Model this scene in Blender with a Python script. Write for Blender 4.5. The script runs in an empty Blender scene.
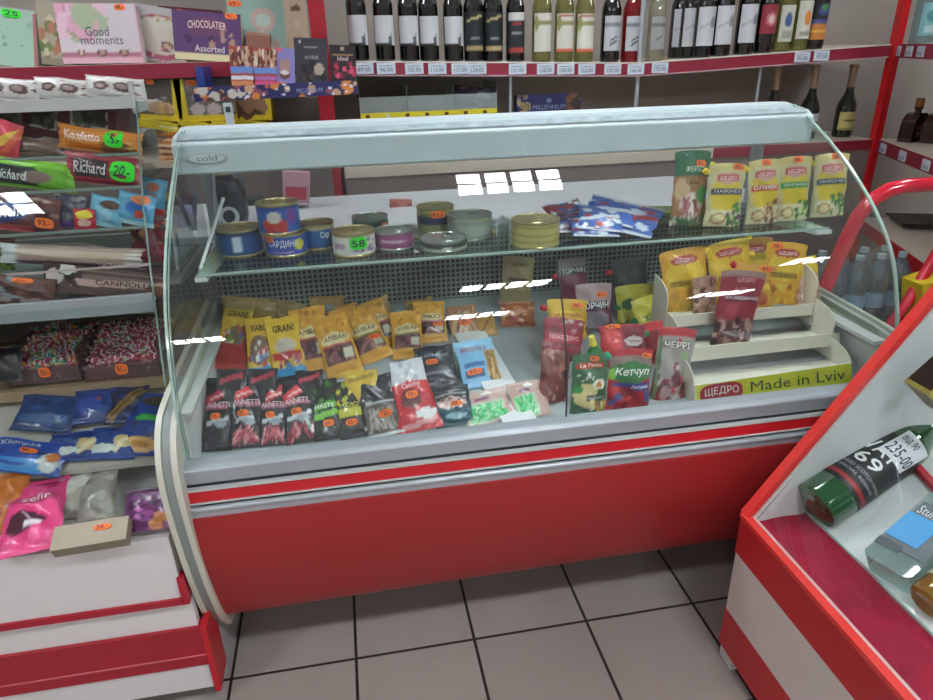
import bpy, bmesh, math, random
import numpy as np
from mathutils import Vector, Matrix, Quaternion
C = bpy.context.scene.collection
SC = bpy.context.scene
V = Vector
PI = math.pi
rnd = random.Random(7)

# ---------------------------------------------------------------- camera
FPX, CAMZ, PITCH, ROLL, YAW = 672.9, 1.5214, 0.4221, -0.02703, -0.1686
FW = V((-math.sin(YAW)*math.cos(PITCH), math.cos(YAW)*math.cos(PITCH), -math.sin(PITCH)))
R0 = V((math.cos(YAW), math.sin(YAW), 0)); U0 = R0.cross(FW)
RT = R0*math.cos(ROLL)+U0*math.sin(ROLL); UP = U0*math.cos(ROLL)-R0*math.sin(ROLL)
EYE = V((0, 0, CAMZ))
cd = bpy.data.cameras.new('camera'); cam = bpy.data.objects.new('camera', cd); C.objects.link(cam)
cd.sensor_width = 36; cd.lens = 36*FPX/933; cd.clip_start = .05
mw = Matrix(((RT.x, UP.x, -FW.x), (RT.y, UP.y, -FW.y), (RT.z, UP.z, -FW.z))).to_4x4()
mw.translation = EYE; cam.matrix_world = mw
SC.camera = cam

def ray(x, y): return (FW+RT*((x-466.5)/FPX)-UP*((y-350)/FPX)).normalized()
def onp(x, y, P, n):
    d = ray(x, y); n = V(n); return EYE+d*((V(P)-EYE).dot(n)/d.dot(n))
def atY(x, y, Y): return onp(x, y, (0, Y, 0), (0, 1, 0))
def atZ(x, y, Z): return onp(x, y, (0, 0, Z), (0, 0, 1))
def depth(P): return (V(P)-EYE).dot(FW)

# ---------------------------------------------------------------- colour + materials
def lin(c):
    if isinstance(c, str):
        c = c.lstrip('#'); c = [int(c[i:i+2], 16)/255 for i in (0, 2, 4)]
    return tuple((x/12.92 if x <= .04045 else ((x+.055)/1.055)**2.4) for x in c[:3])
MATS = {}
def mat(name, col='#ffffff', rough=.5, metal=0, spec=.5, emit=0, coat=0, noise=0, nscale=20, bump=0, bscale=60, trans=0, attr=False):
    if name in MATS: return MATS[name]
    m = bpy.data.materials.new(name); m.use_nodes = True; nt = m.node_tree; b = nt.nodes['Principled BSDF']
    c = lin(col)
    b.inputs['Base Color'].default_value = (*c, 1)
    b.inputs['Roughness'].default_value = rough; b.inputs['Metallic'].default_value = metal
    b.inputs['Specular IOR Level'].default_value = spec
    b.inputs['Coat Weight'].default_value = coat; b.inputs['Coat Roughness'].default_value = .08
    if trans: b.inputs['Transmission Weight'].default_value = trans
    if emit:
        b.inputs['Emission Color'].default_value = (*c, 1); b.inputs['Emission Strength'].default_value = emit
    if attr:
        a = nt.nodes.new('ShaderNodeAttribute'); a.attribute_name = 'print'
        nt.links.new(a.outputs['Color'], b.inputs['Base Color'])
    if noise:
        n = nt.nodes.new('ShaderNodeTexNoise'); n.inputs['Scale'].default_value = nscale; n.inputs['Detail'].default_value = 5
        tc = nt.nodes.new('ShaderNodeTexCoord'); nt.links.new(tc.outputs['Object'], n.inputs['Vector'])
        r = nt.nodes.new('ShaderNodeValToRGB')
        r.color_ramp.elements[0].color = (*[x*(1-noise) for x in c], 1); r.color_ramp.elements[1].color = (*[min(1, x*(1+noise)) for x in c], 1)
        r.color_ramp.elements[0].position = .3; r.color_ramp.elements[1].position = .7
        nt.links.new(n.outputs['Fac'], r.inputs['Fac']); nt.links.new(r.outputs['Color'], b.inputs['Base Color'])
    if bump:
        n = nt.nodes.new('ShaderNodeTexNoise'); n.inputs['Scale'].default_value = bscale; n.inputs['Detail'].default_value = 3
        tc = nt.nodes.new('ShaderNodeTexCoord'); nt.links.new(tc.outputs['Object'], n.inputs['Vector'])
        bp = nt.nodes.new('ShaderNodeBump'); bp.inputs['Strength'].default_value = bump; bp.inputs['Distance'].default_value = .004
        nt.links.new(n.outputs['Fac'], bp.inputs['Height']); nt.links.new(bp.outputs['Normal'], b.inputs['Normal'])
    MATS[name] = m; return m
def glassmat(name, tint='#f4fbf8', f0=.045, rough=.0, opacity=0, body='#ffffff'):
    """thin sheet: clear transmission plus Schlick reflection, optional milky body"""
    if name in MATS: return MATS[name]
    m = bpy.data.materials.new(name); m.use_nodes = True; nt = m.node_tree; nt.nodes.clear(); N = nt.nodes.new; L = nt.links.new
    o = N('ShaderNodeOutputMaterial'); tr = N('ShaderNodeBsdfTransparent'); tr.inputs[0].default_value = (*lin(tint), 1)
    g = N('ShaderNodeBsdfGlossy'); g.inputs['Roughness'].default_value = rough
    lw = N('ShaderNodeLayerWeight'); lw.inputs['Blend'].default_value = .5
    pw = N('ShaderNodeMath'); pw.operation = 'POWER'; pw.inputs[1].default_value = 5; L(lw.outputs['Facing'], pw.inputs[0])
    ma = N('ShaderNodeMath'); ma.operation = 'MULTIPLY_ADD'; ma.inputs[1].default_value = 1-f0; ma.inputs[2].default_value = f0; L(pw.outputs[0], ma.inputs[0])
    mx = N('ShaderNodeMixShader'); L(ma.outputs[0], mx.inputs[0])
    base = tr
    if opacity:
        df = N('ShaderNodeBsdfDiffuse'); df.inputs[0].default_value = (*lin(body), 1)
        m2 = N('ShaderNodeMixShader'); m2.inputs[0].default_value = opacity; L(tr.outputs[0], m2.inputs[1]); L(df.outputs[0], m2.inputs[2]); base = m2
    L(base.outputs[0], mx.inputs[1]); L(g.outputs[0], mx.inputs[2]); L(mx.outputs[0], o.inputs[0])
    MATS[name] = m; return m
FILM = mat('printed_film', rough=.36, coat=.22, attr=True)
CARD = mat('printed_card', rough=.5, attr=True)
def film_bump(m):
    nt = m.node_tree; n = nt.nodes.new('ShaderNodeTexNoise'); n.inputs['Scale'].default_value = 38; n.inputs['Detail'].default_value = 2; n.inputs['Distortion'].default_value = 1.5
    tc = nt.nodes.new('ShaderNodeTexCoord'); nt.links.new(tc.outputs['Object'], n.inputs['Vector'])
    bp = nt.nodes.new('ShaderNodeBump'); bp.inputs['Strength'].default_value = .45; bp.inputs['Distance'].default_value = .006
    nt.links.new(n.outputs['Fac'], bp.inputs['Height']); nt.links.new(bp.outputs['Normal'], nt.nodes['Principled BSDF'].inputs['Normal'])
film_bump(FILM)
def plain(col, rough=.5, **k): return mat('plain_%s_%d' % (col.lstrip('#'), rough*100)+''.join(sorted(k)), col, rough, **k)

# ---------------------------------------------------------------- mesh builder
class M:
    def __init__(s): s.v = []; s.f = []; s.mi = []; s.c = []; s.mats = []; s.sm = []
    def slot(s, m):
        if m not in s.mats: s.mats.append(m)
        return s.mats.index(m)
    def add(s, vs, fs, m, cols=None, smooth=False):
        o = len(s.v); s.v += [tuple(v) for v in vs]; s.c += (list(cols) if cols is not None else [(1, 1, 1)]*len(vs))
        k = s.slot(m)
        for f in fs: s.f.append([i+o for i in f]); s.mi.append(k); s.sm.append(smooth)
        return s
    def box(s, c, d, m, R=None):
        c = V(c); vs = []
        for i in range(8):
            p = V(((i & 1)-.5, ((i >> 1) & 1)-.5, ((i >> 2) & 1)-.5)); p = V((p.x*d[0], p.y*d[1], p.z*d[2]))
            if R: p = R @ p
            vs.append(c+p)
        return s.add(vs, [(0, 2, 3, 1), (4, 5, 7, 6), (0, 1, 5, 4), (2, 6, 7, 3), (0, 4, 6, 2), (1, 3, 7, 5)], m)
    def b2(s, a, b, m):
        return s.box([(a[i]+b[i])/2 for i in range(3)], [abs(a[i]-b[i]) for i in range(3)], m)
    def bar(s, a, b, w, t, m):
        a, b = V(a), V(b); z = (b-a).normalized(); q = z.to_track_quat('Z', 'Y').to_matrix()
        return s.box((a+b)/2, (w, t, (b-a).length), m, q)
    def prism(s, poly, lo, hi, ax, m, smooth=False):
        """poly (2d) in the plane perpendicular to axis ax"""
        def P(a, b, h): return {0: (h, a, b), 1: (a, h, b), 2: (a, b, h)}[ax]
        n = len(poly); vs = [P(a, b, lo) for a, b in poly]+[P(a, b, hi) for a, b in poly]
        s.add(vs, [(i, (i+1) % n, n+(i+1) % n, n+i) for i in range(n)], m, smooth=smooth)
        vs2 = list(vs)
        return s.add(vs2, [tuple(range(n)), tuple(range(2*n-1, n-1, -1))], m)
    def strip(s, a, b, lo, hi, ax, m, smooth=True):
        """band between two open 2d curves (same count), extruded lo..hi along ax"""
        poly = list(a)+list(reversed(b)); n = len(a)
        def P(p, h): return {0: (h, p[0], p[1]), 1: (p[0], h, p[1]), 2: (p[0], p[1], h)}[ax]
        for c in (a, b):
            vs = [P(p, lo) for p in c]+[P(p, hi) for p in c]; s.add(vs, [(i, i+1, n+i+1, n+i) for i in range(n-1)], m, smooth=smooth)
        for h in (lo, hi):
            vs = [P(p, h) for p in a]+[P(p, h) for p in b]; s.add(vs, [(i, i+1, n+i+1, n+i) for i in range(n-1)], m)
        for k in (0, n-1):
            s.add([P(a[k], lo), P(a[k], hi), P(b[k], hi), P(b[k], lo)], [(0, 1, 2, 3)], m)
        return s
    def lathe(s, prof, m, n=20, c=(0, 0, 0), axis=None, cols=None, sx=1, sy=1):
        """prof: list of (r,z[,mat])"""
        R = axis.to_track_quat('Z', 'Y').to_matrix() if axis is not None else Matrix.Identity(3)
        for k in range(len(prof)-1):
            a, b = prof[k], prof[k+1]; mm = a[2] if len(a) > 2 else m; vs = []
            for r, z in ((a[0], a[1]), (b[0], b[1])):
                for i in range(n):
                    t = 2*PI*i/n; vs.append(R @ V((r*math.cos(t)*sx, r*math.sin(t)*sy, z))+V(c))
            s.add(vs, [(i, (i+1) % n, n+(i+1) % n, n+i) for i in range(n)], mm, smooth=True)
        return s
    def tube(s, pts, r, m, n=10):
        pts = [V(p) for p in pts]; rings = []
        up = V((0, 0, 1))
        for i, p in enumerate(pts):
            t = (pts[min(i+1, len(pts)-1)]-pts[max(i-1, 0)]).normalized()
            a = t.cross(up); a = a.normalized() if a.length > .05 else V((1, 0, 0)); b = t.cross(a).normalized()
            rings += [p+a*math.cos(2*PI*k/n)*r+b*math.sin(2*PI*k/n)*r for k in range(n)]
        fs = [(j*n+k, j*n+(k+1) % n, (j+1)*n+(k+1) % n, (j+1)*n+k) for j in range(len(pts)-1) for k in range(n)]
        s.add(rings, fs, m, smooth=True)
        L = len(pts)-1
        return s.add(rings[:n]+rings[L*n:], [tuple(range(n)), tuple(range(n, 2*n))], m)
    def grid(s, fn, nu, nv, m, img=None, smooth=True):
        """fn(u,v)->point; img array (nv+1,nu+1,3) of linear colours"""
        vs = [fn(i/nu, j/nv) for j in range(nv+1) for i in range(nu+1)]
        fs = [(j*(nu+1)+i, j*(nu+1)+i+1, (j+1)*(nu+1)+i+1, (j+1)*(nu+1)+i) for j in range(nv) for i in range(nu)]
        cols = img.reshape(-1, 3).tolist() if img is not None else None
        return s.add(vs, fs, m, cols, smooth)
    def build(s, name, parent=None, bevel=0, world=False, weld=False):
        me = bpy.data.meshes.new(name); me.from_pydata(s.v, [], s.f)
        for m in s.mats: me.materials.append(m)
        me.polygons.foreach_set('material_index', s.mi); me.polygons.foreach_set('use_smooth', s.sm)
        if any(m in (FILM, CARD) for m in s.mats):
            a = me.color_attributes.new('print', 'FLOAT_COLOR', 'POINT')
            a.data.foreach_set('color', np.hstack([np.array(s.c, dtype=np.float32).reshape(-1, 3), np.ones((len(s.c), 1), np.float32)]).ravel())
        bm = bmesh.new(); bm.from_mesh(me); bmesh.ops.recalc_face_normals(bm, faces=bm.faces); bm.to_mesh(me); bm.free()
        me.update()
        o = bpy.data.objects.new(name, me); C.objects.link(o)
        if parent is not None:
            o.parent = parent
            if world: o.location = -V(parent.location)
        if bevel:
            md = o.modifiers.new('bevel', 'BEVEL'); md.width = bevel; md.segments = 2; md.limit_method = 'ANGLE'
        return o
def empty(name, loc, rz=0):
    o = bpy.data.objects.new(name, None); C.objects.link(o); o.location = loc; o.rotation_euler.z = rz; o.empty_display_size = .05; return o
def tag(o, label=None, cat=None, group=None, kind=None):
    for k, v in (('label', label), ('category', cat), ('group', group), ('kind', kind)):
        if v: o[k] = v
    return o
def struct(m, name, **k): return tag(m.build(name, **k), kind='structure')

# ---------------------------------------------------------------- lettering
TXT = {}
def glyphs(text):
    if text not in TXT:
        cu = bpy.data.curves.new('t', 'FONT'); cu.body = text; cu.resolution_u = 2; cu.size = 1; cu.offset = 0 if any(ch in 'MWmwМ' for ch in text) else .012
        o = bpy.data.objects.new('t', cu); C.objects.link(o)
        me = o.to_mesh(); bm = bmesh.new(); bm.from_mesh(me)
        vs = [tuple(v.co[:2]) for v in bm.verts]; bm.verts.ensure_lookup_table(); fs = [tuple(v.index for v in f.verts) for f in bm.faces]
        bm.free(); o.to_mesh_clear(); bpy.data.objects.remove(o); bpy.data.curves.remove(cu)
        xs = [v[0] for v in vs]; ys = [v[1] for v in vs]; x0, x1, y0, y1 = min(xs), max(xs), min(ys), max(ys)
        TXT[text] = ([((x-x0)/(x1-x0), (y-y0)/(y1-y0)) for x, y in vs], fs)
    return TXT[text]
def put_text(m, text, fn, u0, v0, u1, v1, mt, slant=0, arch=0):
    """lettering fitted in the u,v rectangle of surface fn(u,v,off)"""
    vs, fs = glyphs(text); out = []
    for x, y in vs:
        u = u0+(u1-u0)*x; v = v0+(v1-v0)*y+slant*(x-.5)+arch*(1-(2*x-1)**2); out.append(fn(u, v, .0012))
    m.add(out, fs, mt)

# ---------------------------------------------------------------- printed designs
def paint(nu, nv, base, ops, seed=0, asp=None):
    rs = np.random.RandomState(seed); H, W = nv+1, nu+1
    vv, uu = np.mgrid[0:H, 0:W]; uu = uu/nu; vv = vv/nv
    img = np.ones((H, W, 3))*np.array(lin(base))
    for o in ops:
        k = o[0]; a = o[1:]
        if k == 'r': img[(uu >= a[0]) & (uu <= a[2]) & (vv >= a[1]) & (vv <= a[3])] = lin(a[4])
        elif k == 'e': img[((uu-a[0])/a[2])**2+((vv-a[1])/a[3])**2 <= 1] = lin(a[4])
        elif k == 'd':                                   # slanted band: u0,v0,u1,v1,width
            du, dv = a[2]-a[0], a[3]-a[1]; L = math.hypot(du, dv); t = ((uu-a[0])*du+(vv-a[1])*dv)/L/L
            dist = np.abs((uu-a[0])*dv-(vv-a[1])*du)/L; img[(dist < a[4]) & (t > 0) & (t < 1)] = lin(a[5])
        elif k == 's':                                   # spots u0,v0,u1,v1,n,size,colours
            for _ in range(a[4]):
                cu, cv = rs.uniform(a[0], a[2]), rs.uniform(a[1], a[3]); r = a[5]*rs.uniform(.6, 1.3)
                img[((uu-cu)/r)**2+((vv-cv)/(r*(asp or nu/nv*1.2)))**2 <= 1] = lin(a[6][rs.randint(len(a[6]))])
        elif k == 'z':                                   # zigzag strands u0,v0,u1,v1,n,width,colours
            for _ in range(a[4]):
                x0, x1 = rs.uniform(a[0], a[2], 2); y0, y1 = a[1]+rs.uniform(0, .1), a[3]-rs.uniform(0, .1)
                du, dv = (x1-x0)*.6, y1-y0; L = math.hypot(du, dv)+1e-6; t = ((uu-x0)*du+(vv-y0)*dv)/L/L
                img[(np.abs((uu-x0)*dv-(vv-y0)*du)/L < a[5]) & (t > 0) & (t < 1)] = lin(a[6][rs.randint(len(a[6]))])
    return img
NU, NV = 22, 32
def noise2(seed, amp):
    rs = random.Random(seed); w = [(rs.uniform(3, 11), rs.uniform(3, 14), rs.uniform(0, 6.3), rs.uniform(.3, 1)) for _ in range(6)]
    return lambda u, v: amp*sum(a*math.sin(p*u+q*v+ph) for p, q, ph, a in w)/2.2
def pouch_mesh(w, h, t, kind, base, ops, texts=(), seed=0, back=None, filmm=None, wr=None, flare=0):
    """closed bag; local x width, z height, front towards -y, bottom centre at origin"""
    film = filmm or FILM; wob = noise2(seed, wr if wr is not None else min(.0055, t*.17)*min(1, h/.13)); edge = noise2(seed+5, w*.016); tilt_ = noise2(seed+9, w*.06)
    def th(u, v):
        v = min(max(v, 0), 1); e = max(0, math.sin(PI*min(max(u, 0), 1)))
        if kind == 'pillow':
            s = .07
            if v < s or v > 1-s: return .0008
            return t*(e**.55)*(max(0, math.sin(PI*(v-s)/(1-2*s)))**.45)
        return t*(e**.5)*(1-v)**.75*(.55+.45*min(1, v/.15))+.0008
    def half(u, v):
        v = min(max(v, 0), 1)
        ww = w
        if kind == 'pillow': ww *= 1.07-.07*max(0, math.sin(PI*v))**.5
        else: ww *= 1-.05*math.sin(PI*v)+.0
        ww *= 1+flare*(v-.5)
        return ww
    def S(u, v, off=0, side=-1):
        th_ = th(u, v); d = th_/2+(wob(u, v)*min(1, th_/(t*.5)) if side < 0 else 0)
        x = (u-.5)*half(u, v)+(edge(0, v*2) if 0 < v < 1 else 0)
        z = v*h
        z += (tilt_(u, 0)-tilt_(.5, 0))*.35*v if kind == 'pillow' else -abs(u-.5)**3*h*.25*v
        if kind == 'doy': d += 0
        return (x, side*(abs(d)+off if d > 0 else off)-t*.1, z)
    m = M(); img = paint(NU, NV, base, ops, seed)
    m.grid(lambda u, v: S(u, v), NU, NV, film, img)
    bimg = paint(6, 8, back or base, [], 0)
    m.grid(lambda u, v: S(1-u, v, 0, 1), 6, 8, film, bimg)
    if kind == 'doy':
        n = 10; vs = [S(i/n, 0) for i in range(n+1)]+[S(i/n, 0, 0, 1) for i in range(n+1)]
        m.add(vs, [(i, i+1, n+2+i, n+1+i) for i in range(n)], film, [lin(back or base)]*len(vs))
    for tx in texts:
        put_text(m, tx[0], lambda u, v, o: S(u, v, o*1.9), tx[1], tx[2], tx[3], tx[4], plain(tx[5], .4), *(tx[6:]))
    return m, S
ORANGE = mat('sticker_orange', '#ff7a2e', .55); GREEN = mat('sticker_green', '#2ee62c', .55); INK = mat('ink', '#2a2a35', .6)
def sticker(S, u, v, su, sv, parent, m=None, text=None, seed=0):
    """price sticker following surface S, rounded outline"""
    mm = M(); n = 14; out = []
    for i in range(n):
        a = 2*PI*i/n; cx = math.copysign(abs(math.cos(a))**.6, math.cos(a)); cy = math.copysign(abs(math.sin(a))**.6, math.sin(a))
        out.append((u+cx*su, v+cy*sv))
    pts = [S(a, b, .0022) for a, b in out]+[S(u, v, .0022)]
    pb = [S(a, b, .0004) for a, b in out]
    mm.add(pts, [(i, (i+1) % n, n) for i in range(n)], m or ORANGE)
    mm.add(pts[:n]+pb, [(i, (i+1) % n, n+(i+1) % n, n+i) for i in range(n)], m or ORANGE)
    r = random.Random(seed)
    put_text(mm, text or str(r.randint(18, 96))+'.-', lambda a, b, o: S(a, b, .0022+o*.5), u-su*.7, v-sv*.55, u+su*.7, v+sv*.6, INK)
    return mm.build('price_sticker', parent)

DECK_P, DECK_N = (0, 1.42, .650), (0, -.27, 1)
def frame_px(b, t, wpx, tilt, Y=None, Z=None, lift=0, PL=None):
    """bottom and top centre seen at b and t; the bag's plane leans back by tilt degrees"""
    if isinstance(Y, tuple): P = onp(*b, Y[0], Y[1])
    elif Y is not None: P = atY(*b, Y)
    elif Z is not None: P = atZ(*b, Z)
    else: P = onp(*b, DECK_P, DECK_N)
    P = P+V((0, 0, lift)); a = math.radians(tilt); n = V((0, -math.cos(a), math.sin(a)))
    T = onp(*t, P, n); h = (T-P).length; z = (T-P).normalized(); y = -n; x = y.cross(z).normalized()
    w = wpx*depth((P+T)/2)/FPX
    mt = Matrix((x, y, z)).transposed().to_4x4(); mt.translation = P
    return mt, w, h
def pouch(name, label, cat, group, b, t, wpx, tilt, kind, thick, base, ops=(), texts=(), stk=None, Y=None, Z=None, seed=0, back=None, cap=None, yaw=0, lift=0, film=None, flare=0):
    mt, w, h = frame_px(b, t, wpx, tilt, Y, Z, lift)
    if yaw: mt = mt @ Matrix.Rotation(math.radians(yaw), 4, 'Z')
    m, S = pouch_mesh(w, h, thick, kind, base, ops, texts, seed, back, film, flare=flare)
    o = m.build(name); o.matrix_world = mt; tag(o, label, cat, group)
    if stk:
        u, v, su, sv = stk[:4]; sticker(S, u, v, su, sv, o, GREEN if len(stk) > 4 and stk[4] else None, stk[4] if len(stk) > 4 else None, seed)
    if cap:
        cu, cv, col, ang = cap; p = V(S(cu, cv)); k = M(); ax = V((math.sin(math.radians(ang)), 0, math.cos(math.radians(ang))))
        p.y = 0
        k.lathe([(.004, -.012), (.004, 0), (.0085, 0), (.0085, .004), (.0075, .015), (.0062, .016), (0, .016)], plain(col, .3), 12, p+ax*.004, ax)
        for i in range(8):
            a = 2*PI*i/8; q = ax.to_track_quat('Z', 'Y').to_matrix() @ V((math.cos(a)*.0083, math.sin(a)*.0083, .009)); k.box(p+ax*.004+q, (.0018, .0018, .008), plain(col, .3), ax.to_track_quat('Z', 'Y').to_matrix())
        k.build('spout_cap', o)
    return o
def carton(name, label, cat, group, b, t, wpx, tilt, d, base, ops=(), texts=(), stk=None, Y=None, Z=None, seed=0, side=None, mt_=CARD, lift=0, yaw=0):
    """printed box; local front towards -y"""
    mt, w, h = frame_px(b, t, wpx, tilt, Y, Z, lift)
    if yaw: mt = mt @ Matrix.Rotation(math.radians(yaw), 4, 'Z')
    m = M(); e = .0
    def S(u, v, off=0): return ((u-.5)*w, -d/2-off, v*h)
    nu, nv = (NU, NV) if w/h < 1.1 else (min(96, int(24*w/h)), 24)
    m.grid(lambda u, v: S(u, v), nu, nv, mt_, paint(nu, nv, base, ops, seed, w/h if w/h > 2 else None), smooth=False)
    sc = [lin(side or base)]*8; x = w/2
    m.add([(-x, -d/2, 0), (x, -d/2, 0), (x, -d/2, h), (-x, -d/2, h), (-x, d/2, 0), (x, d/2, 0), (x, d/2, h), (-x, d/2, h)],
          [(1, 5, 6, 2), (0, 3, 7, 4), (3, 2, 6, 7), (0, 4, 5, 1), (4, 7, 6, 5)], mt_, sc)
    for tx in texts: put_text(m, tx[0], S, tx[1], tx[2], tx[3], tx[4], plain(tx[5], .4), *(tx[6:]))
    o = m.build(name); o.matrix_world = mt @ Matrix.Translation((0, d/2, 0)); tag(o, label, cat, group)
    if stk: sticker(S, *stk[:4], o, GREEN if len(stk) > 4 and stk[4] else None, stk[4] if len(stk) > 4 else None, seed)
    return o
# ================================================================ the room
def tile_floor():
    m = bpy.data.materials.new('floor_tiles'); m.use_nodes = True; nt = m.node_tree; b = nt.nodes['Principled BSDF']; N = nt.nodes.new; L = nt.links.new
    tc = N('ShaderNodeTexCoord'); mp = N('ShaderNodeMapping'); mp.inputs['Location'].default_value = (.42568, -1.37687, 0)
    L(tc.outputs['Object'], mp.inputs[0])
    br = N('ShaderNodeTexBrick'); br.offset = 0; br.squash = 1; br.inputs['Scale'].default_value = 1
    br.inputs['Brick Width'].default_value = .33; br.inputs['Row Height'].default_value = .33; br.inputs['Mortar Size'].default_value = .0046; br.inputs['Mortar Smooth'].default_value = .25
    br.inputs['Color1'].default_value = (*lin('#a39b94'), 1); br.inputs['Color2'].default_value = (*lin('#9c948e'), 1); br.inputs['Mortar'].default_value = (*lin('#2c2826'), 1)
    L(mp.outputs[0], br.inputs[0])
    n = N('ShaderNodeTexNoise'); n.inputs['Scale'].default_value = 7; n.inputs['Detail'].default_value = 6; L(tc.outputs['Object'], n.inputs['Vector'])
    mx = N('ShaderNodeMix'); mx.data_type = 'RGBA'; mx.blend_type = 'MULTIPLY'; mx.inputs[0].default_value = .35
    L(br.outputs['Color'], mx.inputs['A']); L(n.outputs['Color'], mx.inputs['B'])
    r = N('ShaderNodeValToRGB'); r.color_ramp.elements[0].color = (.6, .58, .57, 1); r.color_ramp.elements[1].color = (1, 1, 1, 1); L(n.outputs['Fac'], r.inputs[0]); L(r.outputs[0], mx.inputs['B'])
    L(mx.outputs['Result'], b.inputs['Base Color']); b.inputs['Roughness'].default_value = .42
    bp = N('ShaderNodeBump'); bp.inputs['Strength'].default_value = .5; bp.inputs['Distance'].default_value = .003; bp.invert = True
    L(br.outputs['Fac'], bp.inputs['Height']); L(bp.outputs['Normal'], b.inputs['Normal']); return m
m = M(); m.b2((-3, -3.4, -.05), (4.5, 3.3, 0), tile_floor()); fl = struct(m, 'floor')
WALL = mat('painted_wall', '#a59c95', .8, noise=.04, nscale=3); BACK = mat('back_wall_panel', '#9d948c', .7, noise=.04, nscale=4)
m = M(); m.b2((-3, 3.3, 0), (4.5, 3.4, 2.8), BACK); struct(m, 'wall_back')
m = M(); m.b2((-3.1, -3.4, 0), (-3, 3.4, 2.8), WALL); struct(m, 'wall_left')
m = M(); m.b2((4.5, -3.4, 0), (4.6, 3.4, 2.8), WALL); struct(m, 'wall_right')
m = M(); m.b2((-3.1, -3.5, 0), (4.6, -3.4, 2.8), WALL); struct(m, 'wall_front')
m = M(); m.b2((-3.1, -3.5, 2.8), (4.6, 3.4, 2.85), mat('ceiling_white', '#d8d8d6', .8)); struct(m, 'ceiling')
# louvred ceiling lights
LAMP = mat('lamp_diffuser', '#f2f6fc', emit=58); LAMPB = mat('lamp_diffuser_bright', '#f2f6fc', emit=34); LWH = mat('lamp_frame', '#e8ecee', .4)
for i, (x, y) in enumerate([(.79, 2.12), (.85, -.05), (.95, -2.05), (-1.3, 2.12), (-1.9, -.05), (-1.3, -2.05), (2.9, 2.12), (2.9, -.05), (3.1, -2.05)]):
    r = empty('ceiling_light', (x, y, 2.8)); tag(r, 'long white louvred ceiling light %s' % ['above the back of the red counter', 'above the customers', 'behind the camera', 'above the chocolate shelves', 'above the sweets showcase', 'in the front left corner', 'above the corner racks', 'above the bottle showcase', 'in the front right corner'][i], 'light', 'ceiling lights')
    k = M(); k.b2((-.26, -.15, -.03), (.26, .15, -.026), LAMPB if y > 2 else LAMP); k.build('diffuser', r)
    k = M()
    for s in (-1, 1): k.b2((s*.26, -.19, -.045), (s*.3, .19, 0), LWH); k.b2((-.3, s*.15, -.045), (.3, s*.19, 0), LWH)
    for q in (-.13, 0, .13): k.b2((q-.012, -.15, -.045), (q+.012, .15, -.031), LWH)
    k.b2((-.26, -.008, -.045), (.26, .008, -.031), LWH); k.build('louvre_frame', r)

# ================================================================ refrigerated counter
XL, XR = -.41, 1.35
PLAST = mat('grey_plastic', '#c3c8c6', .4, noise=.03, nscale=5); PLASTG = mat('grey_green_band', '#8e9794', .45); STEEL = mat('satin_steel', '#b4bcc2', .34, .35, bump=.05)
CREAM = mat('cream_plastic', '#cfcfc0', .4)
RED = mat('red_enamel', '#a42a2b', .38, coat=.15, spec=.3); REDT = mat('red_trim', '#d01f2a', .35); DARK = mat('dark_gasket', '#262a2c', .6)
GLASS = glassmat('counter_glass', '#f4faf8', .05, opacity=.018, body='#dde6e8'); GEDGE = mat('glass_edge', '#a6c0b6', .15, spec=.8)
CANOPY = mat('canopy_enamel', '#cfdee2', .38, noise=.04, nscale=9)
WHITEE = mat('white_enamel', '#dfe3e2', .4)
case = empty('refrigerated_counter', ((XL+XR)/2, 1.7, 0))
tag(case, 'long refrigerated display counter with curved glass front and red curved lower panel', 'display counter')
PROF = [(1.352, .70), (1.353, .76), (1.36, .83), (1.385, .91), (1.425, 1.0), (1.475, 1.065), (1.55, 1.135), (1.65, 1.205), (1.75, 1.262), (1.85, 1.312), (1.93, 1.344)]
def smooth_curve(pts, n):
    out = []; P = [pts[0]]+list(pts)+[pts[-1]]
    for i in range(1, len(P)-2):
        for k in range(n):
            t = k/n; a, b, c, d = [V(q) for q in P[i-1:i+3]]
            out.append(tuple(.5*((2*b)+(c-a)*t+(2*a-5*b+4*c-d)*t*t+(3*b-a-3*c+d)*t**3)))
    return out+[tuple(pts[-1])]
G = smooth_curve(PROF, 3)
def offs(c, d):
    o = []
    for i, p in enumerate(c):
        t = (V(c[min(i+1, len(c)-1)])-V(c[max(i-1, 0)])).normalized(); o.append((p[0]-t.y*d, p[1]+t.x*d))
    return o
XS = .47
for x0, x1 in ((XL+.012, XS-.0015), (XS+.0015, XR-.008)):
    m = M(); gi = offs(G, .0)
    m.grid(lambda u, v: (x0+(x1-x0)*u, *G[min(int(round(v*(len(G)-1))), len(G)-1)]), 6, len(G)-1, GLASS)
    # green polished edges with the real thickness of the pane
    o_ = offs(G, -.005)
    for xx in ((x0,) if x0 < XS else (x1,)): m.strip(G, o_, xx-.0012, xx+.0012, 0, GEDGE)
    m.build('curved_glass_pane', case, world=True)
# bottom hinge seal where the panes meet
Gl = [p for p in G if p[1] < 1.06]; m = M(); m.strip(offs(Gl, .0), offs(Gl, -.0055), XS-.0012, XS+.0012, 0, DARK); m.build('glass_joint', case, world=True)
# side glasses
side_poly = [(1.356, .72)]+[p for p in G if p[1] > .72]+[(2.02, 1.33), (2.02, .80), (1.5, .80)]
for xx, nm in ((XL+.004, 'left'), (XR-.002, 'right')):
    m = M(); sp = [(1.362, .74)]+[(a+.008, b-.004) for a, b in G if b > .75]+[(2.02, 1.33), (2.02, .79)]
    m.add([(xx, a, b) for a, b in sp], [tuple(range(len(sp)))], GLASS)
    m.strip(offs(G, -.002), offs(G, -.008), xx-.003, xx+.003, 0, GEDGE)
    m.build('side_glass', case, world=True)
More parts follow.
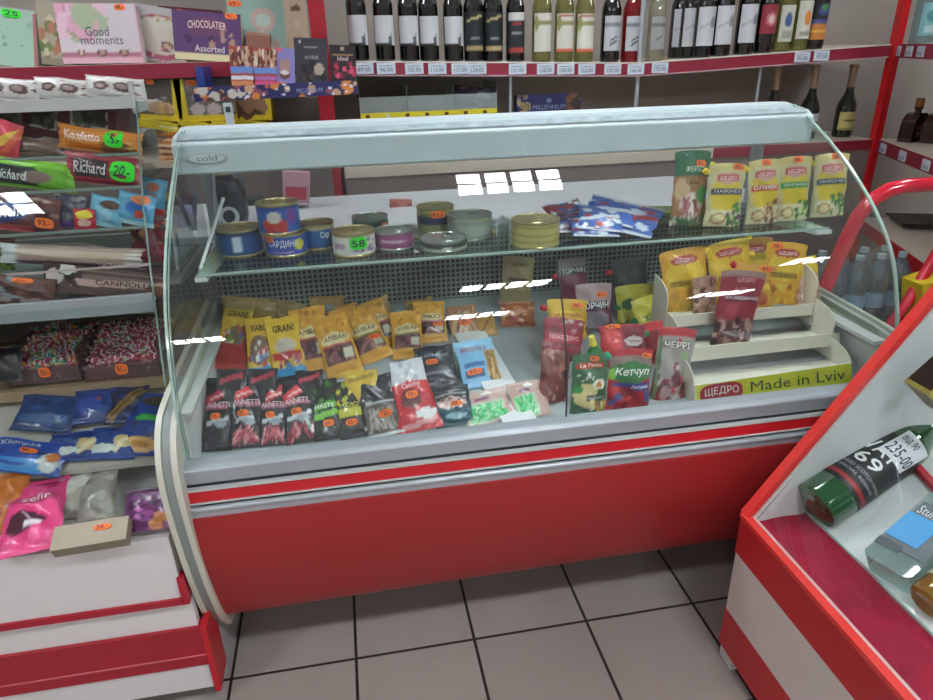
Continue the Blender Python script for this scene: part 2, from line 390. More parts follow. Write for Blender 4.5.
# canopy on top, with sloping front bevel
cp = [(1.853, 1.243), (1.858, 1.315), (1.885, 1.33), (2.0, 1.345), (2.085, 1.34), (2.09, 1.25), (2.0, 1.235)]
m = M(); m.prism(cp, XL-.012, XR+.012, 0, CANOPY); cn = m.build('canopy', case, world=True, bevel=.004)
m = M()
m.b2((XL+.03, 1.87, 1.238), (XR-.03, 1.93, 1.246), WHITEE); m.build('canopy_underside_trim', case, world=True)
m = M(); m.add([(XL, 1.868, 1.3245), (XR, 1.868, 1.3245), (XR, 1.895, 1.3345), (XL, 1.895, 1.3345), (XL, 1.87, 1.3275), (XR, 1.87, 1.3275), (XR, 1.895, 1.3375), (XL, 1.895, 1.3375)], [(0, 1, 5, 4), (4, 5, 6, 7), (1, 2, 6, 5), (0, 3, 7, 4), (2, 3, 7, 6)], mat('silicone_bead', '#9fb0b4', .5, noise=.25, nscale=30)); m.build('silicone_bead', case, world=True)
# oval maker's badge
m = M(); bc = atY(207, 158, 1.852); n = 26
el = [(bc.x+.05*math.cos(2*PI*i/n), bc.z+.014*math.sin(2*PI*i/n)) for i in range(n)]
el2 = [(bc.x+.044*math.cos(2*PI*i/n), bc.z+.0115*math.sin(2*PI*i/n)) for i in range(n)]
m.prism(el, 1.8485, 1.853, 1, plain('#b9c6c8', .3)); m.prism(el2, 1.8475, 1.85, 1, plain('#dbe6e8', .3))
put_text(m, 'cold', lambda u, v, o: (bc.x+(u-.5)*.05, 1.847, bc.z+(v-.5)*.014), 0, 0, 1, 1, plain('#8c9496', .3)); m.build('maker_badge', case, world=True)
# front steel ledge
led = [(1.325, .655), (1.318, .694), (1.328, .702), (1.362, .704), (1.364, .67), (1.36, .655)]
m = M(); m.prism(led, XL-.002, XR+.0, 0, STEEL); m.build('steel_ledge', case, world=True, bevel=.003)
m = M(); m.b2((XL, 1.324, .650), (XR, 1.36, .656), DARK); m.build('ledge_gasket', case, world=True)
m = M(); m.b2((XL, 1.314, .643), (XR, 1.33, .650), PLAST); m.b2((XL, 1.318, .612), (XR, 1.34, .643), REDT); m.b2((XL, 1.315, .608), (XR, 1.33, .612), PLAST); m.build('red_stripe', case, world=True)
m = M(); m.tube([(XL, 1.317, .594), (XR, 1.317, .594)], .008, STEEL); m.b2((XL, 1.314, .572), (XR, 1.335, .590), STEEL); m.b2((XL, 1.32, .604), (XR, 1.335, .608), DARK); m.build('bumper_rail', case, world=True)
bel = smooth_curve([(1.318, .574), (1.322, .50), (1.332, .43), (1.35, .36), (1.372, .29), (1.393, .235), (1.415, .203), (1.47, .178), (1.6, .166)], 4)
m = M(); m.strip(bel, offs(bel, -.01), XL, XR, 0, RED); m.build('curved_front_panel', case, world=True)
m = M(); m.b2((XL+.08, 1.82, 0), (XR-.08, 2.0, .168), plain('#4a4644', .7)); m.b2((XL, 1.6, .155), (XR, 2.05, .19), plain('#55504d', .7)); m.build('plinth', case, world=True)
# side caps: rounded grey plastic ends, cream rims, outer band
capo = smooth_curve([(2.05, 1.0), (1.7, .93), (1.47, .90), (1.345, .86), (1.285, .80), (1.262, .70), (1.272, .58), (1.295, .45), (1.325, .33), (1.36, .23), (1.405, .165), (1.48, .135), (1.7, .125), (2.05, .125)], 4)
capo = smooth_curve([(y+(.022 if y < 1.4 else 0), z) for y, z in [(2.05, .84), (1.6, .82), (1.42, .81), (1.33, .79), (1.288, .745), (1.268, .68), (1.272, .58), (1.290, .45), (1.318, .33), (1.352, .23), (1.395, .165), (1.47, .135), (1.7, .125), (2.05, .125)]], 4)
def inset(c, d): return offs(c, -d)
for sx, (a, b) in (('l', (XL-.042, XL+.002)), ('r', (XR-.002, XR+.042))):
    m = M(); ins = [(y+(.03 if y < 2 else 0), z) for y, z in capo]
    m.prism([(p[0], p[1]) for p in offs(capo, .012)], a, b, 0, CREAM, smooth=True)
    # grey band sunk between two cream rims
    w = b-a; m.strip(offs(capo, .0135) if False else offs(capo, -.001), offs(capo, .014), a+w*.30, b-w*.30, 0, PLASTG)
    m.strip(offs(capo, -.006), offs(capo, .013), a, a+w*.28, 0, CREAM); m.strip(offs(capo, -.006), offs(capo, .013), b-w*.28, b, 0, CREAM)
    m.build('end_cap', case, world=True)
# sloping display deck, tub walls, perforated back panel
def dz(y): return .648+(y-1.42)*.27
m = M(); m.prism([(1.366, dz(1.366)), (1.984, dz(1.984)), (1.984, dz(1.984)-.03), (1.366, dz(1.366)-.03)], XL+.012, XR-.01, 0, mat('deck_enamel', '#a3aaab', .45)); m.build('display_deck', case, world=True)
m = M()
for x, q in ((XL+.004, XL+.03), (XR-.012, XR-.05)):
    m = M(); m.b2((x, 1.38, .62), (x+.008, 1.98, .80), WHITEE); m.b2((x, 1.38, .795), (q, 1.98, .805), PLAST); m.build('tub_wall', case, world=True)
def perf():
    mm = bpy.data.materials.new('perforated_panel'); mm.use_nodes = True; nt = mm.node_tree; b = nt.nodes['Principled BSDF']; N = nt.nodes.new; L = nt.links.new
    tc = N('ShaderNodeTexCoord'); br = N('ShaderNodeTexBrick'); br.offset = 0; br.inputs['Scale'].default_value = 1
    mp = N('ShaderNodeMapping'); mp.inputs['Rotation'].default_value = (PI/2, 0, 0); L(tc.outputs['Object'], mp.inputs[0]); L(mp.outputs[0], br.inputs[0])
    br.inputs['Brick Width'].default_value = .0155; br.inputs['Row Height'].default_value = .0155; br.inputs['Mortar Size'].default_value = .0032; br.inputs['Mortar Smooth'].default_value = .3
    br.inputs['Color1'].default_value = br.inputs['Color2'].default_value = (*lin('#15181a'), 1); br.inputs['Mortar'].default_value = (*lin('#8f938d'), 1)
    L(br.outputs[0], b.inputs['Base Color']); b.inputs['Roughness'].default_value = .5; return mm
m = M(); m.b2((XL+.012, 1.985, dz(1.985)), (XR-.01, 1.997, 1.008), perf()); m.build('perforated_back_panel', case, world=True)
m = M(); m.b2((XL+.012, 1.98, 1.004), (XR-.01, 2.02, 1.016), STEEL); m.b2((XL+.01, 1.998, .2), (XR-.01, 2.05, 1.0), plain('#777b7c', .6)); m.build('rear_wall', case, world=True)
m = M(); m.b2((XL+.01, 2.02, 1.001), (XR, 2.106, 1.0205), STEEL); m.b2((XL-.2, 2.106, 1.0), (XR+.1, 2.62, 1.02), mat('worktop_white', '#c3c5c8', .35)); wk = m.build('rear_worktop', case, world=True)
for x in (XL+.01, XR-.04):
    m = M(); m.b2((x, 2.04, 1.016), (x+.028, 2.07, 1.25), STEEL); m.build('canopy_post', case, world=True)
# tempered glass shelf with polished green edge and two brackets
SHZ = 1.02
m = M(); SH0, SH1 = XL+.03, XR-.0
m.add([(SH0, 1.69, SHZ+.006), (SH1, 1.69, SHZ+.006), (SH1, 1.985, SHZ+.006), (SH0, 1.985, SHZ+.006)], [(0, 1, 2, 3)], glassmat('shelf_glass', '#d5ebe2', .06))
m.b2((SH0, 1.687, SHZ), (SH1, 1.6905, SHZ+.007), GEDGE); m.b2((SH0-.002, 1.69, SHZ), (SH0, 1.985, SHZ+.007), GEDGE)
m.build('glass_shelf', case, world=True)
for a, b in ((XL+.02, XL+.05), (XR-.04, XR+.01)):
    m = M(); m.prism([(1.685, SHZ-.002), (2.03, SHZ-.002), (2.03, SHZ-.03), (1.97, SHZ-.035), (1.685, SHZ-.012)], a, b, 0, WHITEE); m.build('shelf_bracket', case, world=True)
m = M(); m.tube([(XL+.03, 1.98, 1.02), (XL+.06, 1.95, 1.24)], .006, STEEL, 8); m.tube([(XL+.03, 1.72, 1.03), (XL+.075, 1.95, 1.16)], .005, WHITEE, 8); m.build('stay_rod', case, world=True)

# ================================================================ tins on the glass shelf
LIDG = mat('tin_lid_gold', '#b7ad7c', .28, .8); LIDS = mat('tin_lid_silver', '#a9b2aa', .28, .8)
def tin(label, cx, by, wpx, hpx, base, ops=(), texts=(), lid=LIDG, stk=None, z=SHZ+.006, group='tins on the glass shelf', rot=0, seed=1, under=None, hh=None):
    P = atZ(cx, by, z) if under is None else V((under[0].location.x-.012, under[0].location.y+.003, z))
    r = wpx*depth(P)/FPX/2; h = hh or hpx*depth(P)/FPX/.96
    m = M()
    def S(u, v, o=0):
        a = -PI/2+(u-.5)*2*PI+rot; return ((r+o)*math.cos(a), (r+o)*math.sin(a), .004+v*(h-.008))
    m.grid(lambda u, v: S(u, v), 48, 14, FILM, paint(48, 14, base, ops, seed))
    m.lathe([(0, .001), (r*.9, .0), (r*1.015, .0), (r*1.02, .004), (r, .006)], lid, 40)
    for t in texts: put_text(m, t[0], S, *t[1:5], plain(t[5], .4))
    o = m.build('tin_can'); o.location = P; tag(o, label, 'tin can', group)
    k = M(); k.lathe([(r, h-.006), (r*1.02, h-.003), (r*1.02, h), (r*.96, h), (r*.94, h-.003), (r*.6, h-.003), (r*.58, h-.0022), (0, h-.002)], lid, 40)
    k.tube([(r*.5*math.cos(a)*.45+r*.15, r*.5*math.sin(a)*.4, h-.0005) for a in [i*2*PI/10 for i in range(11)]], .0012, lid, 6); k.build('lid', o)
    if stk: sticker(S, stk[0], stk[1], stk[2], stk[3], o, GREEN if len(stk) > 4 else None, stk[4] if len(stk) > 4 else None, seed)
    return (o, h)
tin('blue fish tin with a white barcode label, leftmost on the glass shelf', 242, 252, 43, 25, '#1d4f8c', [('r', 0, .85, 1, 1, '#0f2f5c'), ('r', .465, .15, .53, .85, '#c8d8e4'), ('r', 0, 0, 1, .12, '#274f7c')])
t2 = tin('blue and violet sardine tin, lower of the stack of two', 288, 252, 41, 21, '#2a4fa8', [('r', 0, .0, 1, .3, '#4356b4'), ('e', .61, .55, .04, .3, '#d7cf3a'), ('r', 0, .9, 1, 1, '#2060b0')], [('САРДИНА', .37, .4, .6, .82, '#e8ecf4'), ('у томаті', .42, .1, .56, .26, '#d9a9b8')], stk=(.375, .86, .04, .16))
tin('blue fish tin with red tomatoes pictured, stacked on top of another tin', 283, 0, 41, 0, '#2758a8', [('e', .44, .3, .05, .3, '#c33327'), ('e', .53, .28, .05, .28, '#b83a2c'), ('e', .48, .6, .06, .2, '#c9c6bb'), ('r', 0, .9, 1, 1, '#1d3f86'), ('e', .62, .6, .04, .3, '#6f3a8a')], z=SHZ+.006+t2[1], under=t2, hh=.078, seed=3)
tin('blue fish tin with white lettering, right of the stacked pair', 319, 246, 33, 24, '#1f5c96', [('r', 0, .85, 1, 1, '#b5ac7f'), ('r', 0, 0, 1, .1, '#163f72')], [('Сар', .53, .4, .62, .75, '#f2f4f4')])
tin('white fish tin with a green price sticker', 355, 252, 42, 22, '#dcdcd4', [('s', .48, .15, .68, .8, 14, .02, ['#7a4a86', '#9a8fb0', '#5d7a50']), ('r', 0, .9, 1, 1, '#b7ad7c'), ('r', .33, .3, .42, .6, '#b79ab0')], stk=(.53, .62, .065, .3, '58'))
tin('dark olive fish tin standing behind the white one', 371, 233, 36, 17, '#33433c', [('r', 0, .8, 1, 1, '#5d6a58')], lid=LIDS, stk=(.63, .5, .03, .25), seed=5)
tin('purple pink meat tin with pale lid', 395, 246, 38, 17, '#94507e', [('r', .0, .35, 1, .7, '#a8648f'), ('r', .36, .45, .6, .55, '#d4bccb')], [('ТУНЕЦЬ', .38, .38, .56, .62, '#e7d5df')], lid=LIDS)
tin('tall green and gold tin with a navy band and orange sticker', 436, 229, 37, 23, '#7f8b57', [('r', 0, .3, 1, .7, '#2a2f52'), ('r', 0, .85, 1, 1, '#b3a866')], stk=(.5, .8, .06, .16), seed=6)
tin('wide pale grey green tin behind the flat one', 470, 236, 44, 22, '#8d9c8e', [('r', 0, .2, 1, .65, '#a3b0a6'), ('r', 0, .86, 1, 1, '#a9ad88')], lid=LIDS)
tin('flat dark tin with a ring pull lid and orange sticker', 444, 247, 46, 10, '#3a443f', [('r', 0, 0, 1, .3, '#a8ac98'), ('r', .47, .2, .53, .5, '#c9cfc9')], lid=LIDS)
tin('wide gold tin at the right end of the row of tins', 535, 243, 48, 24, '#b3ac66', [('r', 0, .45, 1, .55, '#8f8a4a'), ('r', 0, .2, 1, .25, '#8f8a4a'), ('r', 0, .8, 1, .86, '#8c8748')])
# clear folded holder
m = M(); P = atZ(503, 237, SHZ+.0065)
m.add([(-.018, 0, 0), (.018, 0, 0), (.02, .004, .045), (0, .005, .062), (-.016, .004, .045), (-.012, .02, 0), (.02, .022, 0), (0, .012, .06)], [(0, 1, 2, 3, 4), (5, 6, 7), (1, 6, 7, 2)], glassmat('clear_plastic', '#eef4f4', .12, .05, .12, '#dfe8ea'))
m.tube([(-.018, 0, 0), (-.016, .004, .045), (0, .005, .062), (.02, .004, .045), (.018, 0, 0)], .0012, plain('#cfdcdc', .2), 6)
o = m.build('price_holder'); o.location = P; tag(o, 'small clear folded plastic holder between the tins', 'price holder')
# foil snack packs in a heap
cols = [('#3b5fa8', '#c8d0e0', '#a83030'), ('#8a3340', '#dbe0e8', '#35508c'), ('#4468b4', '#b33b34', '#e0e4ec'), ('#5a3044', '#c7cdd8', '#3557a0'), ('#3c62b4', '#a02f3a', '#d0d6e2'), ('#36509a', '#c9cfdd', '#9a2b33')]
lab = ['blue foil snack sachet lying rightmost in the heap on the glass shelf', 'dark red foil snack sachet standing up at the back left of the heap', 'blue foil snack sachet with a red patch in the middle of the heap', 'maroon foil snack sachet at the left foot of the heap', 'blue foil snack sachet lying on top of the heap', 'blue and silver foil snack sachet at the front of the heap']
sp = [((622, 233), (640, 205), 52, 76), ((575, 224), (560, 203), 40, 60), ((600, 231), (600, 206), 42, 72), ((572, 233), (566, 212), 30, 66), ((606, 222), (618, 200), 50, 70), ((596, 237), (590, 219), 44, 74)]
for i, (b, t, w, tl) in enumerate(sp):
    a, b2, c = cols[i]
    pouch('snack_sachet', lab[i], 'snack packet', 'foil sachets on the glass shelf', b, t, w, tl, 'pillow', .018, a, [('s', 0, 0, 1, 1, 16, .09, [b2, c]), ('r', 0, 0, 1, .08, '#c5cad4'), ('r', 0, .92, 1, 1, '#c5cad4'), ('d', 0, .3, 1, .6, .06, c)], Y=[1.75, 1.88, 1.78, 1.73, 1.80, 1.70][i] if False else None, Z=SHZ+.014+.012*(i in (2, 4, 1))+.012*(i == 4), seed=i+20)
# flyer on the rear worktop
mt, w, h = frame_px((650, 222), (640, 196), 50, 88, Z=1.022)
m = M(); m.grid(lambda u, v: ((u-.5)*.24, -.001, v*.20), NU, NV, CARD, paint(NU, NV, '#d8dd8e', [('r', 0, .6, 1, 1, '#9fc07a'), ('d', 0, .1, 1, .7, .06, '#e2dc4e'), ('s', 0, 0, 1, .5, 8, .05, ['#b9403a', '#eef0e2'])]), smooth=False)
m.b2((-.12, 0, 0), (.12, .002, .20), plain('#e9ead8', .5)); o = m.build('leaflet'); o.matrix_world = mt; tag(o, 'yellow and green printed leaflet lying on the white worktop', 'leaflet')

# stand-up sauce pouches on the glass shelf
G2 = 'sauce pouches standing on the glass shelf'
pouch('sauce_pouch', 'green and brown garlic sauce pouch, leftmost pouch on the glass shelf', 'sauce pouch', G2, (686, 225), (693, 150), 38, 5, 'doy', .04, '#2f6b4a',
      [('r', 0, .1, 1, .68, '#a97c52'), ('r', 0, .0, 1, .12, '#6d7a55'), ('e', .22, .5, .2, .14, '#d2b489'), ('e', .5, .28, .34, .17, '#d8c3b6'), ('z', .2, .12, .8, .45, 22, .02, ['#8d3f4c', '#efe3da', '#b56b6e']), ('e', .82, .42, .16, .12, '#4f9a4a'), ('s', 0, .02, 1, .14, 20, .04, ['#d8d2be', '#3e7a48'])],
      [('ФЕРІС', .28, .72, .8, .8, '#d8e6d8'), ('Caesar', .3, .56, .72, .61, '#5d3a22')], (.72, .83, .14, .045), Z=SHZ+.006, seed=1, cap=(.98, .8, '#f2d32c', 70))
mayo = [((720, 226), (728, 163), 40, 'МАЙОНЕЗ', '#3c3a5c', 'yellow mayonnaise pouch with a dark label and green herbs, second from left on the shelf', 1, (.78, .95)),
        ((760, 223), (765, 159), 36, 'ОЛИВК', '#d2562c', 'yellow sauce pouch with an orange label and pictured nuts', 2, (.5, .95)),
        ((789, 220), (795, 156), 37, 'ЛИМОННИЙ', '#2f9a48', 'yellow and green sauce pouch with pictured cucumbers', 3, (.55, .95)),
        ((825, 216), (832, 153), 38, 'МАЙОНЕЗ', '#33405e', 'yellow mayonnaise pouch with a dark label, rightmost on the shelf', 4, (.6, .95))]
for b, t, w, tx, lc, lb, sd, sk in mayo:
    pouch('sauce_pouch', lb, 'sauce pouch', G2, b, t, w, 6, 'doy', .042, '#cfc795',
          [('e', .5, .52, .42, .34, '#dcc444'), ('r', .12, .3, .88, .5, '#d9bf2c'), ('r', .02, .02, .98, .26, '#ded9b4'), ('e', .3, .14, .2, .09, '#b98a4e'), ('e', .3, .14, .15, .06, '#e6d9a6'), ('s', .5, .02, 1, .36, 26, .05, [['#3f7a35', '#5a9a44', '#6b4a70'], ['#a86f3c', '#c99c66', '#7a4a2c'], ['#3f8a3a', '#a8cf6a', '#2f6f2f'], ['#3f7a35', '#2f6a30', '#5a9a44']][sd-1]),
           ('r', .08, .53, .92, .62, lc), ('e', .5, .77, .34, .09, '#d8a9a2'), ('r', .2, .72, .8, .82, '#c94a4a'), ('r', 0, .9, 1, 1, '#cfc27c')],
          [('ЩЕДРО', .26, .735, .74, .805, '#f4e6e2'), (tx, .14, .545, .86, .605, '#eceef2')], (sk[0], sk[1], .14, .05), Z=SHZ+.006, seed=sd, cap=(.02, .86, '#f2d32c', -60))
# ================================================================ packets on the sloping deck
K = 'snack packet'
GB = 'black dried squid packets in the front row'
bl = [((217, 451), (221, 378), 27, '#b8354a', 'black packet with a narrow red flash, leftmost of the front row'),
      ((245, 448), (248, 375), 32, '#d8474f', 'black packet with a broad salmon red flash, second from left in the front row'),
      ((273, 446), (273, 380), 26, '#c23a46', 'black packet with red strands showing low down, third from left in the front row'),
      ((303, 443), (295, 375), 31, '#d94a52', 'black packet with a red flash beside the green and black one')]
for i, (b, t, w, c, lb) in enumerate(bl):
    pouch('squid_packet', lb, K, GB, b, t, w, 44, 'pillow', .022, '#1a1a20', [('d', .05, .64, .98, .86, .075, c), ('d', .2, .68, .9, .8, .015, '#f0c4c0'), ('r', .02, .56, .98, .61, '#b06a7c'), ('z', .05, .03, .95, .3, 16, .03, ['#b04a58', '#8e2f40', '#d88a90']) if i else ('s', .1, .02, .9, .3, 8, .06, ['#2e2c38', '#3c3a48']), ('d', .1, .36, .9, .42, .03, '#c3c7cf'), ('e', .62, .35, .22, .05, '#9aa3ad')],
          [('ANNETTI', .1, .565, .9, .64, '#e9c9cf')], (.42, .45, .17, .045), seed=i+31)
pouch('snack_packet', 'green and black packet in the front row', K, None, (329, 440), (322, 380), 27, 44, 'pillow', .022, '#14181a', [('s', .1, .6, .9, .95, 14, .07, ['#2d5a2a', '#20301e', '#4a7c34']), ('d', 0, .5, 1, .58, .05, '#5fae3c'), ('d', 0, .36, 1, .44, .05, '#7cc34a'), ('r', .1, .05, .9, .25, '#2b2a2c')], [('HASTE', .15, .5, .85, .57, '#e6efdc')], (.55, .26, .2, .05), seed=41)
pouch('snack_packet', 'black packet with a lime yellow band and yellow top corner', K, None, (355, 438), (345, 382), 26, 44, 'pillow', .022, '#17181a', [('s', .1, .62, .9, .95, 14, .07, ['#8fae3c', '#20301e', '#c9b83a']), ('r', 0, .36, 1, .5, '#b7b435'), ('r', .1, .05, .9, .25, '#2b2a2c')], [('MIDIO', .15, .52, .85, .6, '#d8d94a')], (.5, .26, .22, .055), seed=42)
pouch('snack_packet', 'dark packet with a clear window full of grey brown dried fish', K, None, (386, 436), (372, 377), 37, 44, 'pillow', .025, '#1b1c1f', [('r', .08, .05, .94, .5, '#5c5350'), ('z', .1, .08, .92, .48, 26, .025, ['#86776e', '#3d3634', '#a39a90']), ('s', .1, .6, .9, .9, 10, .07, ['#33353a', '#41444c']), ('r', 0, 0, 1, .06, '#cfd3d3'), ('d', .15, .55, .95, .52, .02, '#b9bfc0')], (), (.6, .34, .18, .055), seed=43)
pouch('snack_packet', 'red packet with a silvery white top and a bright red foot', K, None, (421, 431), (405, 361), 38, 42, 'pillow', .028, '#c32732', [('r', 0, .66, 1, 1, '#c9cbd0'), ('e', .5, .62, .4, .07, '#d8434c'), ('e', .42, .45, .26, .14, '#5c2a28'), ('d', .1, .06, .95, .14, .035, '#e8a8a8'), ('e', .72, .22, .26, .07, '#e4e2e2'), ('s', .2, .7, .8, .95, 6, .06, ['#a8abb4', '#e6e6ea'])], [('Catchy', .24, .58, .76, .66, '#f0dfe0')], (.45, .5, .16, .05), seed=44, flare=-.35)
pouch('snack_packet', 'black crisp packet with a silver flap, lying behind the teal one', K, None, (440, 388), (432, 346), 38, 50, 'pillow', .022, '#262732', [('s', .1, .1, .9, .9, 22, .07, ['#3a3c4c', '#1a1b22', '#54566a']), ('r', .15, .3, .85, .36, '#7a7f90')], [('КАЛЬМАР', .14, .7, .86, .78, '#b9b4c0')], (.4, .58, .16, .06), seed=45)
pouch('snack_packet', 'teal and black packet of dried fish pieces', K, None, (456, 426), (448, 386), 38, 50, 'pillow', .024, '#1d4a58', [('r', 0, .62, 1, 1, '#23272b'), ('e', .5, .55, .4, .14, '#c9a9a0'), ('s', .15, .42, .85, .66, 16, .05, ['#e8d8d2', '#a86a5a', '#5f3a34']), ('e', .55, .22, .3, .07, '#6f9aa4')], [('ОЛЕНДСЬКИЙ', .1, .72, .9, .8, '#cfd6d6')], (.6, .5, .16, .055), seed=46)
pouch('snack_packet', 'light blue packet with a clear side window of golden sticks', K, None, (484, 387), (472, 340), 38, 50, 'pillow', .014, '#7fb4dc', [('r', .7, .04, 1, .72, '#b78e55'), ('z', .7, .05, 1, .7, 14, .02, ['#d6b27a', '#8c6636']), ('r', .12, .42, .64, .52, '#3c6fa8'), ('r', .1, .2, .6, .36, '#3f5f8c'), ('r', 0, .72, 1, 1, '#8fc0e4')], [('ВЕСЕЛКА', .12, .74, .8, .84, '#a83048')], (.36, .32, .2, .06), seed=47)
for i, (b, t, w, lb) in enumerate([((492, 423), (480, 392), 48, 'clear packet of green string sticks with a pale pink card, beside the teal packet'), ((535, 417), (522, 382), 36, 'clear packet of green string sticks beside the glass joint')]):
    pouch('snack_packet', lb, K, 'clear packets of green sticks', b, t, w, 60, 'pillow', .018, '#c9a79c', [('r', .05, .04, .9 if not i else .7, .62, '#bfcfb4'), ('z', .05, .04, .9 if not i else .7, .6, 46, .013, ['#56c878', '#3aa55c', '#8fe0a6']), ('r', .3, .68, .62, .78, '#8a5a7c'), ('e', .6, .88, .14, .06, '#f0eeea')], (), None, seed=50+i)
# second row
GY = 'yellow snack packets in the second row'
pouch('snack_packet', 'yellow packet with a red foot and cartoonish lettering, leftmost of the second row', K, GY, (232, 362), (240, 304), 30, 42, 'pillow', .022, '#e0b92e', [('r', 0, 0, 1, .18, '#b8322e'), ('e', .5, .38, .34, .2, '#8a6a30'), ('s', .15, .2, .9, .6, 22, .06, ['#7a9a3a', '#d8d0b0', '#b8452e', '#4a5a8a']), ('r', 0, .9, 1, 1, '#a88a50')], [('GRAN!', .2, .74, .85, .86, '#2a2418')], None, seed=51, flare=-.2)
pouch('snack_packet', 'yellow packet with a blue and red picture and blue foot, second row left', K, GY, (262, 376), (258, 318), 25, 42, 'pillow', .022, '#dfb432', [('e', .5, .42, .4, .26, '#7a5a4a'), ('s', .1, .15, .9, .6, 20, .07, ['#4f86b8', '#b8402e', '#c8ccc8']), ('r', 0, 0, 1, .14, '#2f8fc4')], [('XABO', .2, .74, .85, .86, '#2a2418')], None, seed=52)
pouch('snack_packet', 'yellow packet with a red band and broad blue foot above the black packets', K, GY, (291, 379), (281, 318), 32, 42, 'pillow', .022, '#e2ba34', [('e', .5, .52, .34, .12, '#c9bca8'), ('r', .05, .3, .95, .42, '#b8342e'), ('s', .1, .12, .9, .34, 16, .06, ['#8a3a4a', '#c86a6a', '#5a8ab0']), ('r', 0, 0, 1, .16, '#2f93c8')], [('GRAN!', .2, .74, .85, .86, '#2a2418')], None, seed=53)
gold = [((317, 373), (306, 308), 34, 'AMBARI', 'golden packet with a brown window and cream band beneath the wire row'),
        ((347, 376), (328, 316), 34, 'AMBARI', 'golden packet leaning left with dark sausage sticks in its window'),
        ((378, 361), (355, 311), 33, 'АМБАР', 'golden packet with an olive arch and dark window, leaning left'),
        ((388, 348), (368, 302), 27, 'АМБАР', 'slim golden packet tilted left with a maroon window'),
        ((409, 359), (405, 311), 30, 'АМБАР', 'golden packet with an upright vertical label near the middle'),
        ((433, 343), (428, 302), 30, 'ORO', 'golden packet with pink and white stripes, rightmost of the yellow ones')]
for i, (b, t, w, tx, lb) in enumerate(gold):
    pouch('snack_packet', lb, K, 'golden packets in the second row', b, t, w, 42, 'pillow', .022, '#d79c34', [('s', .05, .72, .95, .97, 12, .06, ['#e6b850', '#b87a2a', '#e0a83e']), ('r', .08, .2, .92, .5, '#5c2f34'), ('z', .1, .2, .9, .48, 14, .03, ['#7d4448', '#93605c', '#3d1f24']), ('e', .5, .6, .42, .09, '#e3d3a0'), ('r', .6, .26, .88, .42, '#c9c0a8'), ('r', .05, .48, .95, .53, ['#a83a30', '#b83a30', '#7d8a34', '#a83a4a', '#6d7a34', '#d07a8a'][i])],
          [(tx, .16, .57, .86, .65, '#4a3020')], (.72, .42, .18, .05) if i in (2, 5) else None, seed=60+i)
pouch('snack_packet', 'clear packet of brown sticks with an orange sticker beside the white tray', K, None, (466, 336), (460, 306), 28, 46, 'pillow', .02, '#a87a58', [('z', 0, 0, 1, .8, 20, .04, ['#c09a76', '#7a4e3a', '#d8bfa4']), ('r', .2, .5, .7, .7, '#b8a89c')], (), (.55, .4, .22, .09), seed=67)
pouch('snack_packet', 'small tan packet lying crosswise near the glass joint', K, None, (489, 336), (484, 313), 18, 55, 'pillow', .014, '#b98d4c', [('d', 0, 0, 1, 1, .05, '#8a6432')], (), None, seed=68)
hid = [((229, 441), (232, 369), 28, '#1b1b20', 'black packet tucked behind the two leftmost black packets, only its top showing'),
       ((262, 438), (263, 369), 28, '#202026', 'black packet tucked behind the second and third black packets, only its top showing'),
       ((312, 432), (309, 371), 26, '#17191c', 'black packet tucked behind the green and black one, only its top showing'),
       ((366, 428), (360, 371), 32, '#c9a834', 'yellow topped packet tucked behind the lime banded one, only its top showing')]
for i, (b, t, w, c, lb) in enumerate(hid):
    pouch('squid_packet' if i < 3 else 'snack_packet', lb, K, 'packets tucked behind the front row', b, t, w, 38, 'pillow', .016, c, [('d', .1, .8, .9, .92, .04, '#a83a46' if i < 3 else '#8f7a28')], (), None, seed=200+i, lift=.012)
pouch('snack_packet', 'red packet lying under the leftmost yellow packet, only its foot showing', K, None, (229, 370), (240, 322), 30, 52, 'pillow', .014, '#a8302c', [('r', 0, 0, 1, .1, '#c24a40')], (), None, seed=210)
pouch('snack_packet', 'golden packet tucked behind the pair leaning left, only its top corner showing', K, None, (362, 352), (342, 307), 28, 40, 'pillow', .014, '#c98f30', [('s', 0, .5, 1, 1, 10, .07, ['#e0ae48', '#a87428'])], (), None, seed=211)
# back row, leaning on the perforated panel
for i, (b, t, w, c, lb) in enumerate([((250, 325), (250, 297), 52, '#a98344', 'wide tan packet laid against the perforated panel, far left'), ((328, 322), (327, 296), 34, '#b08745', 'tan packet with a round grey mark against the perforated panel'), ((288, 322), (292, 301), 30, '#9c7a48', 'brownish packet between the two tan ones at the back'),
                                   ((381, 318), (374, 299), 26, '#b5864a', 'short orange tan packet against the panel, above the tilted golden packets'), ((423, 316), (418, 299), 28, '#bd8f4a', 'tan packet against the panel, rightmost of the back row')]):
    pouch('snack_packet', lb, K, 'tan packets against the perforated panel', b, t, w, 14, 'pillow', .02, c, [('s', 0, .1, 1, .95, 12, .09, ['#c49a50', '#8f6c36']), ('e', .5, .5, .2, .2, '#8c8a80' if i == 1 else c)], (), None, Y=1.93, seed=70+i)
# white tray strip down the deck
m = M(); a, b_, c, d = [onp(*q, DECK_P, DECK_N) for q in [(452, 345), (466, 338), (484, 392), (470, 398)]]
pts = [onp(*q, (0, 1.42, .660), DECK_N) for q in [(446, 318), (474, 312), (540, 424), (506, 428)]]
dn = V((0, 0, -.006)); m.add([tuple(p) for p in pts]+[tuple(p+dn) for p in pts], [(0, 1, 2, 3), (7, 6, 5, 4), (0, 4, 5, 1), (1, 5, 6, 2), (2, 6, 7, 3), (3, 7, 4, 0)], mat('tray_white', '#dfe1e2', .4))
tag(m.build('tray'), 'white flat tray lying under the blue and green stick packets', 'tray')

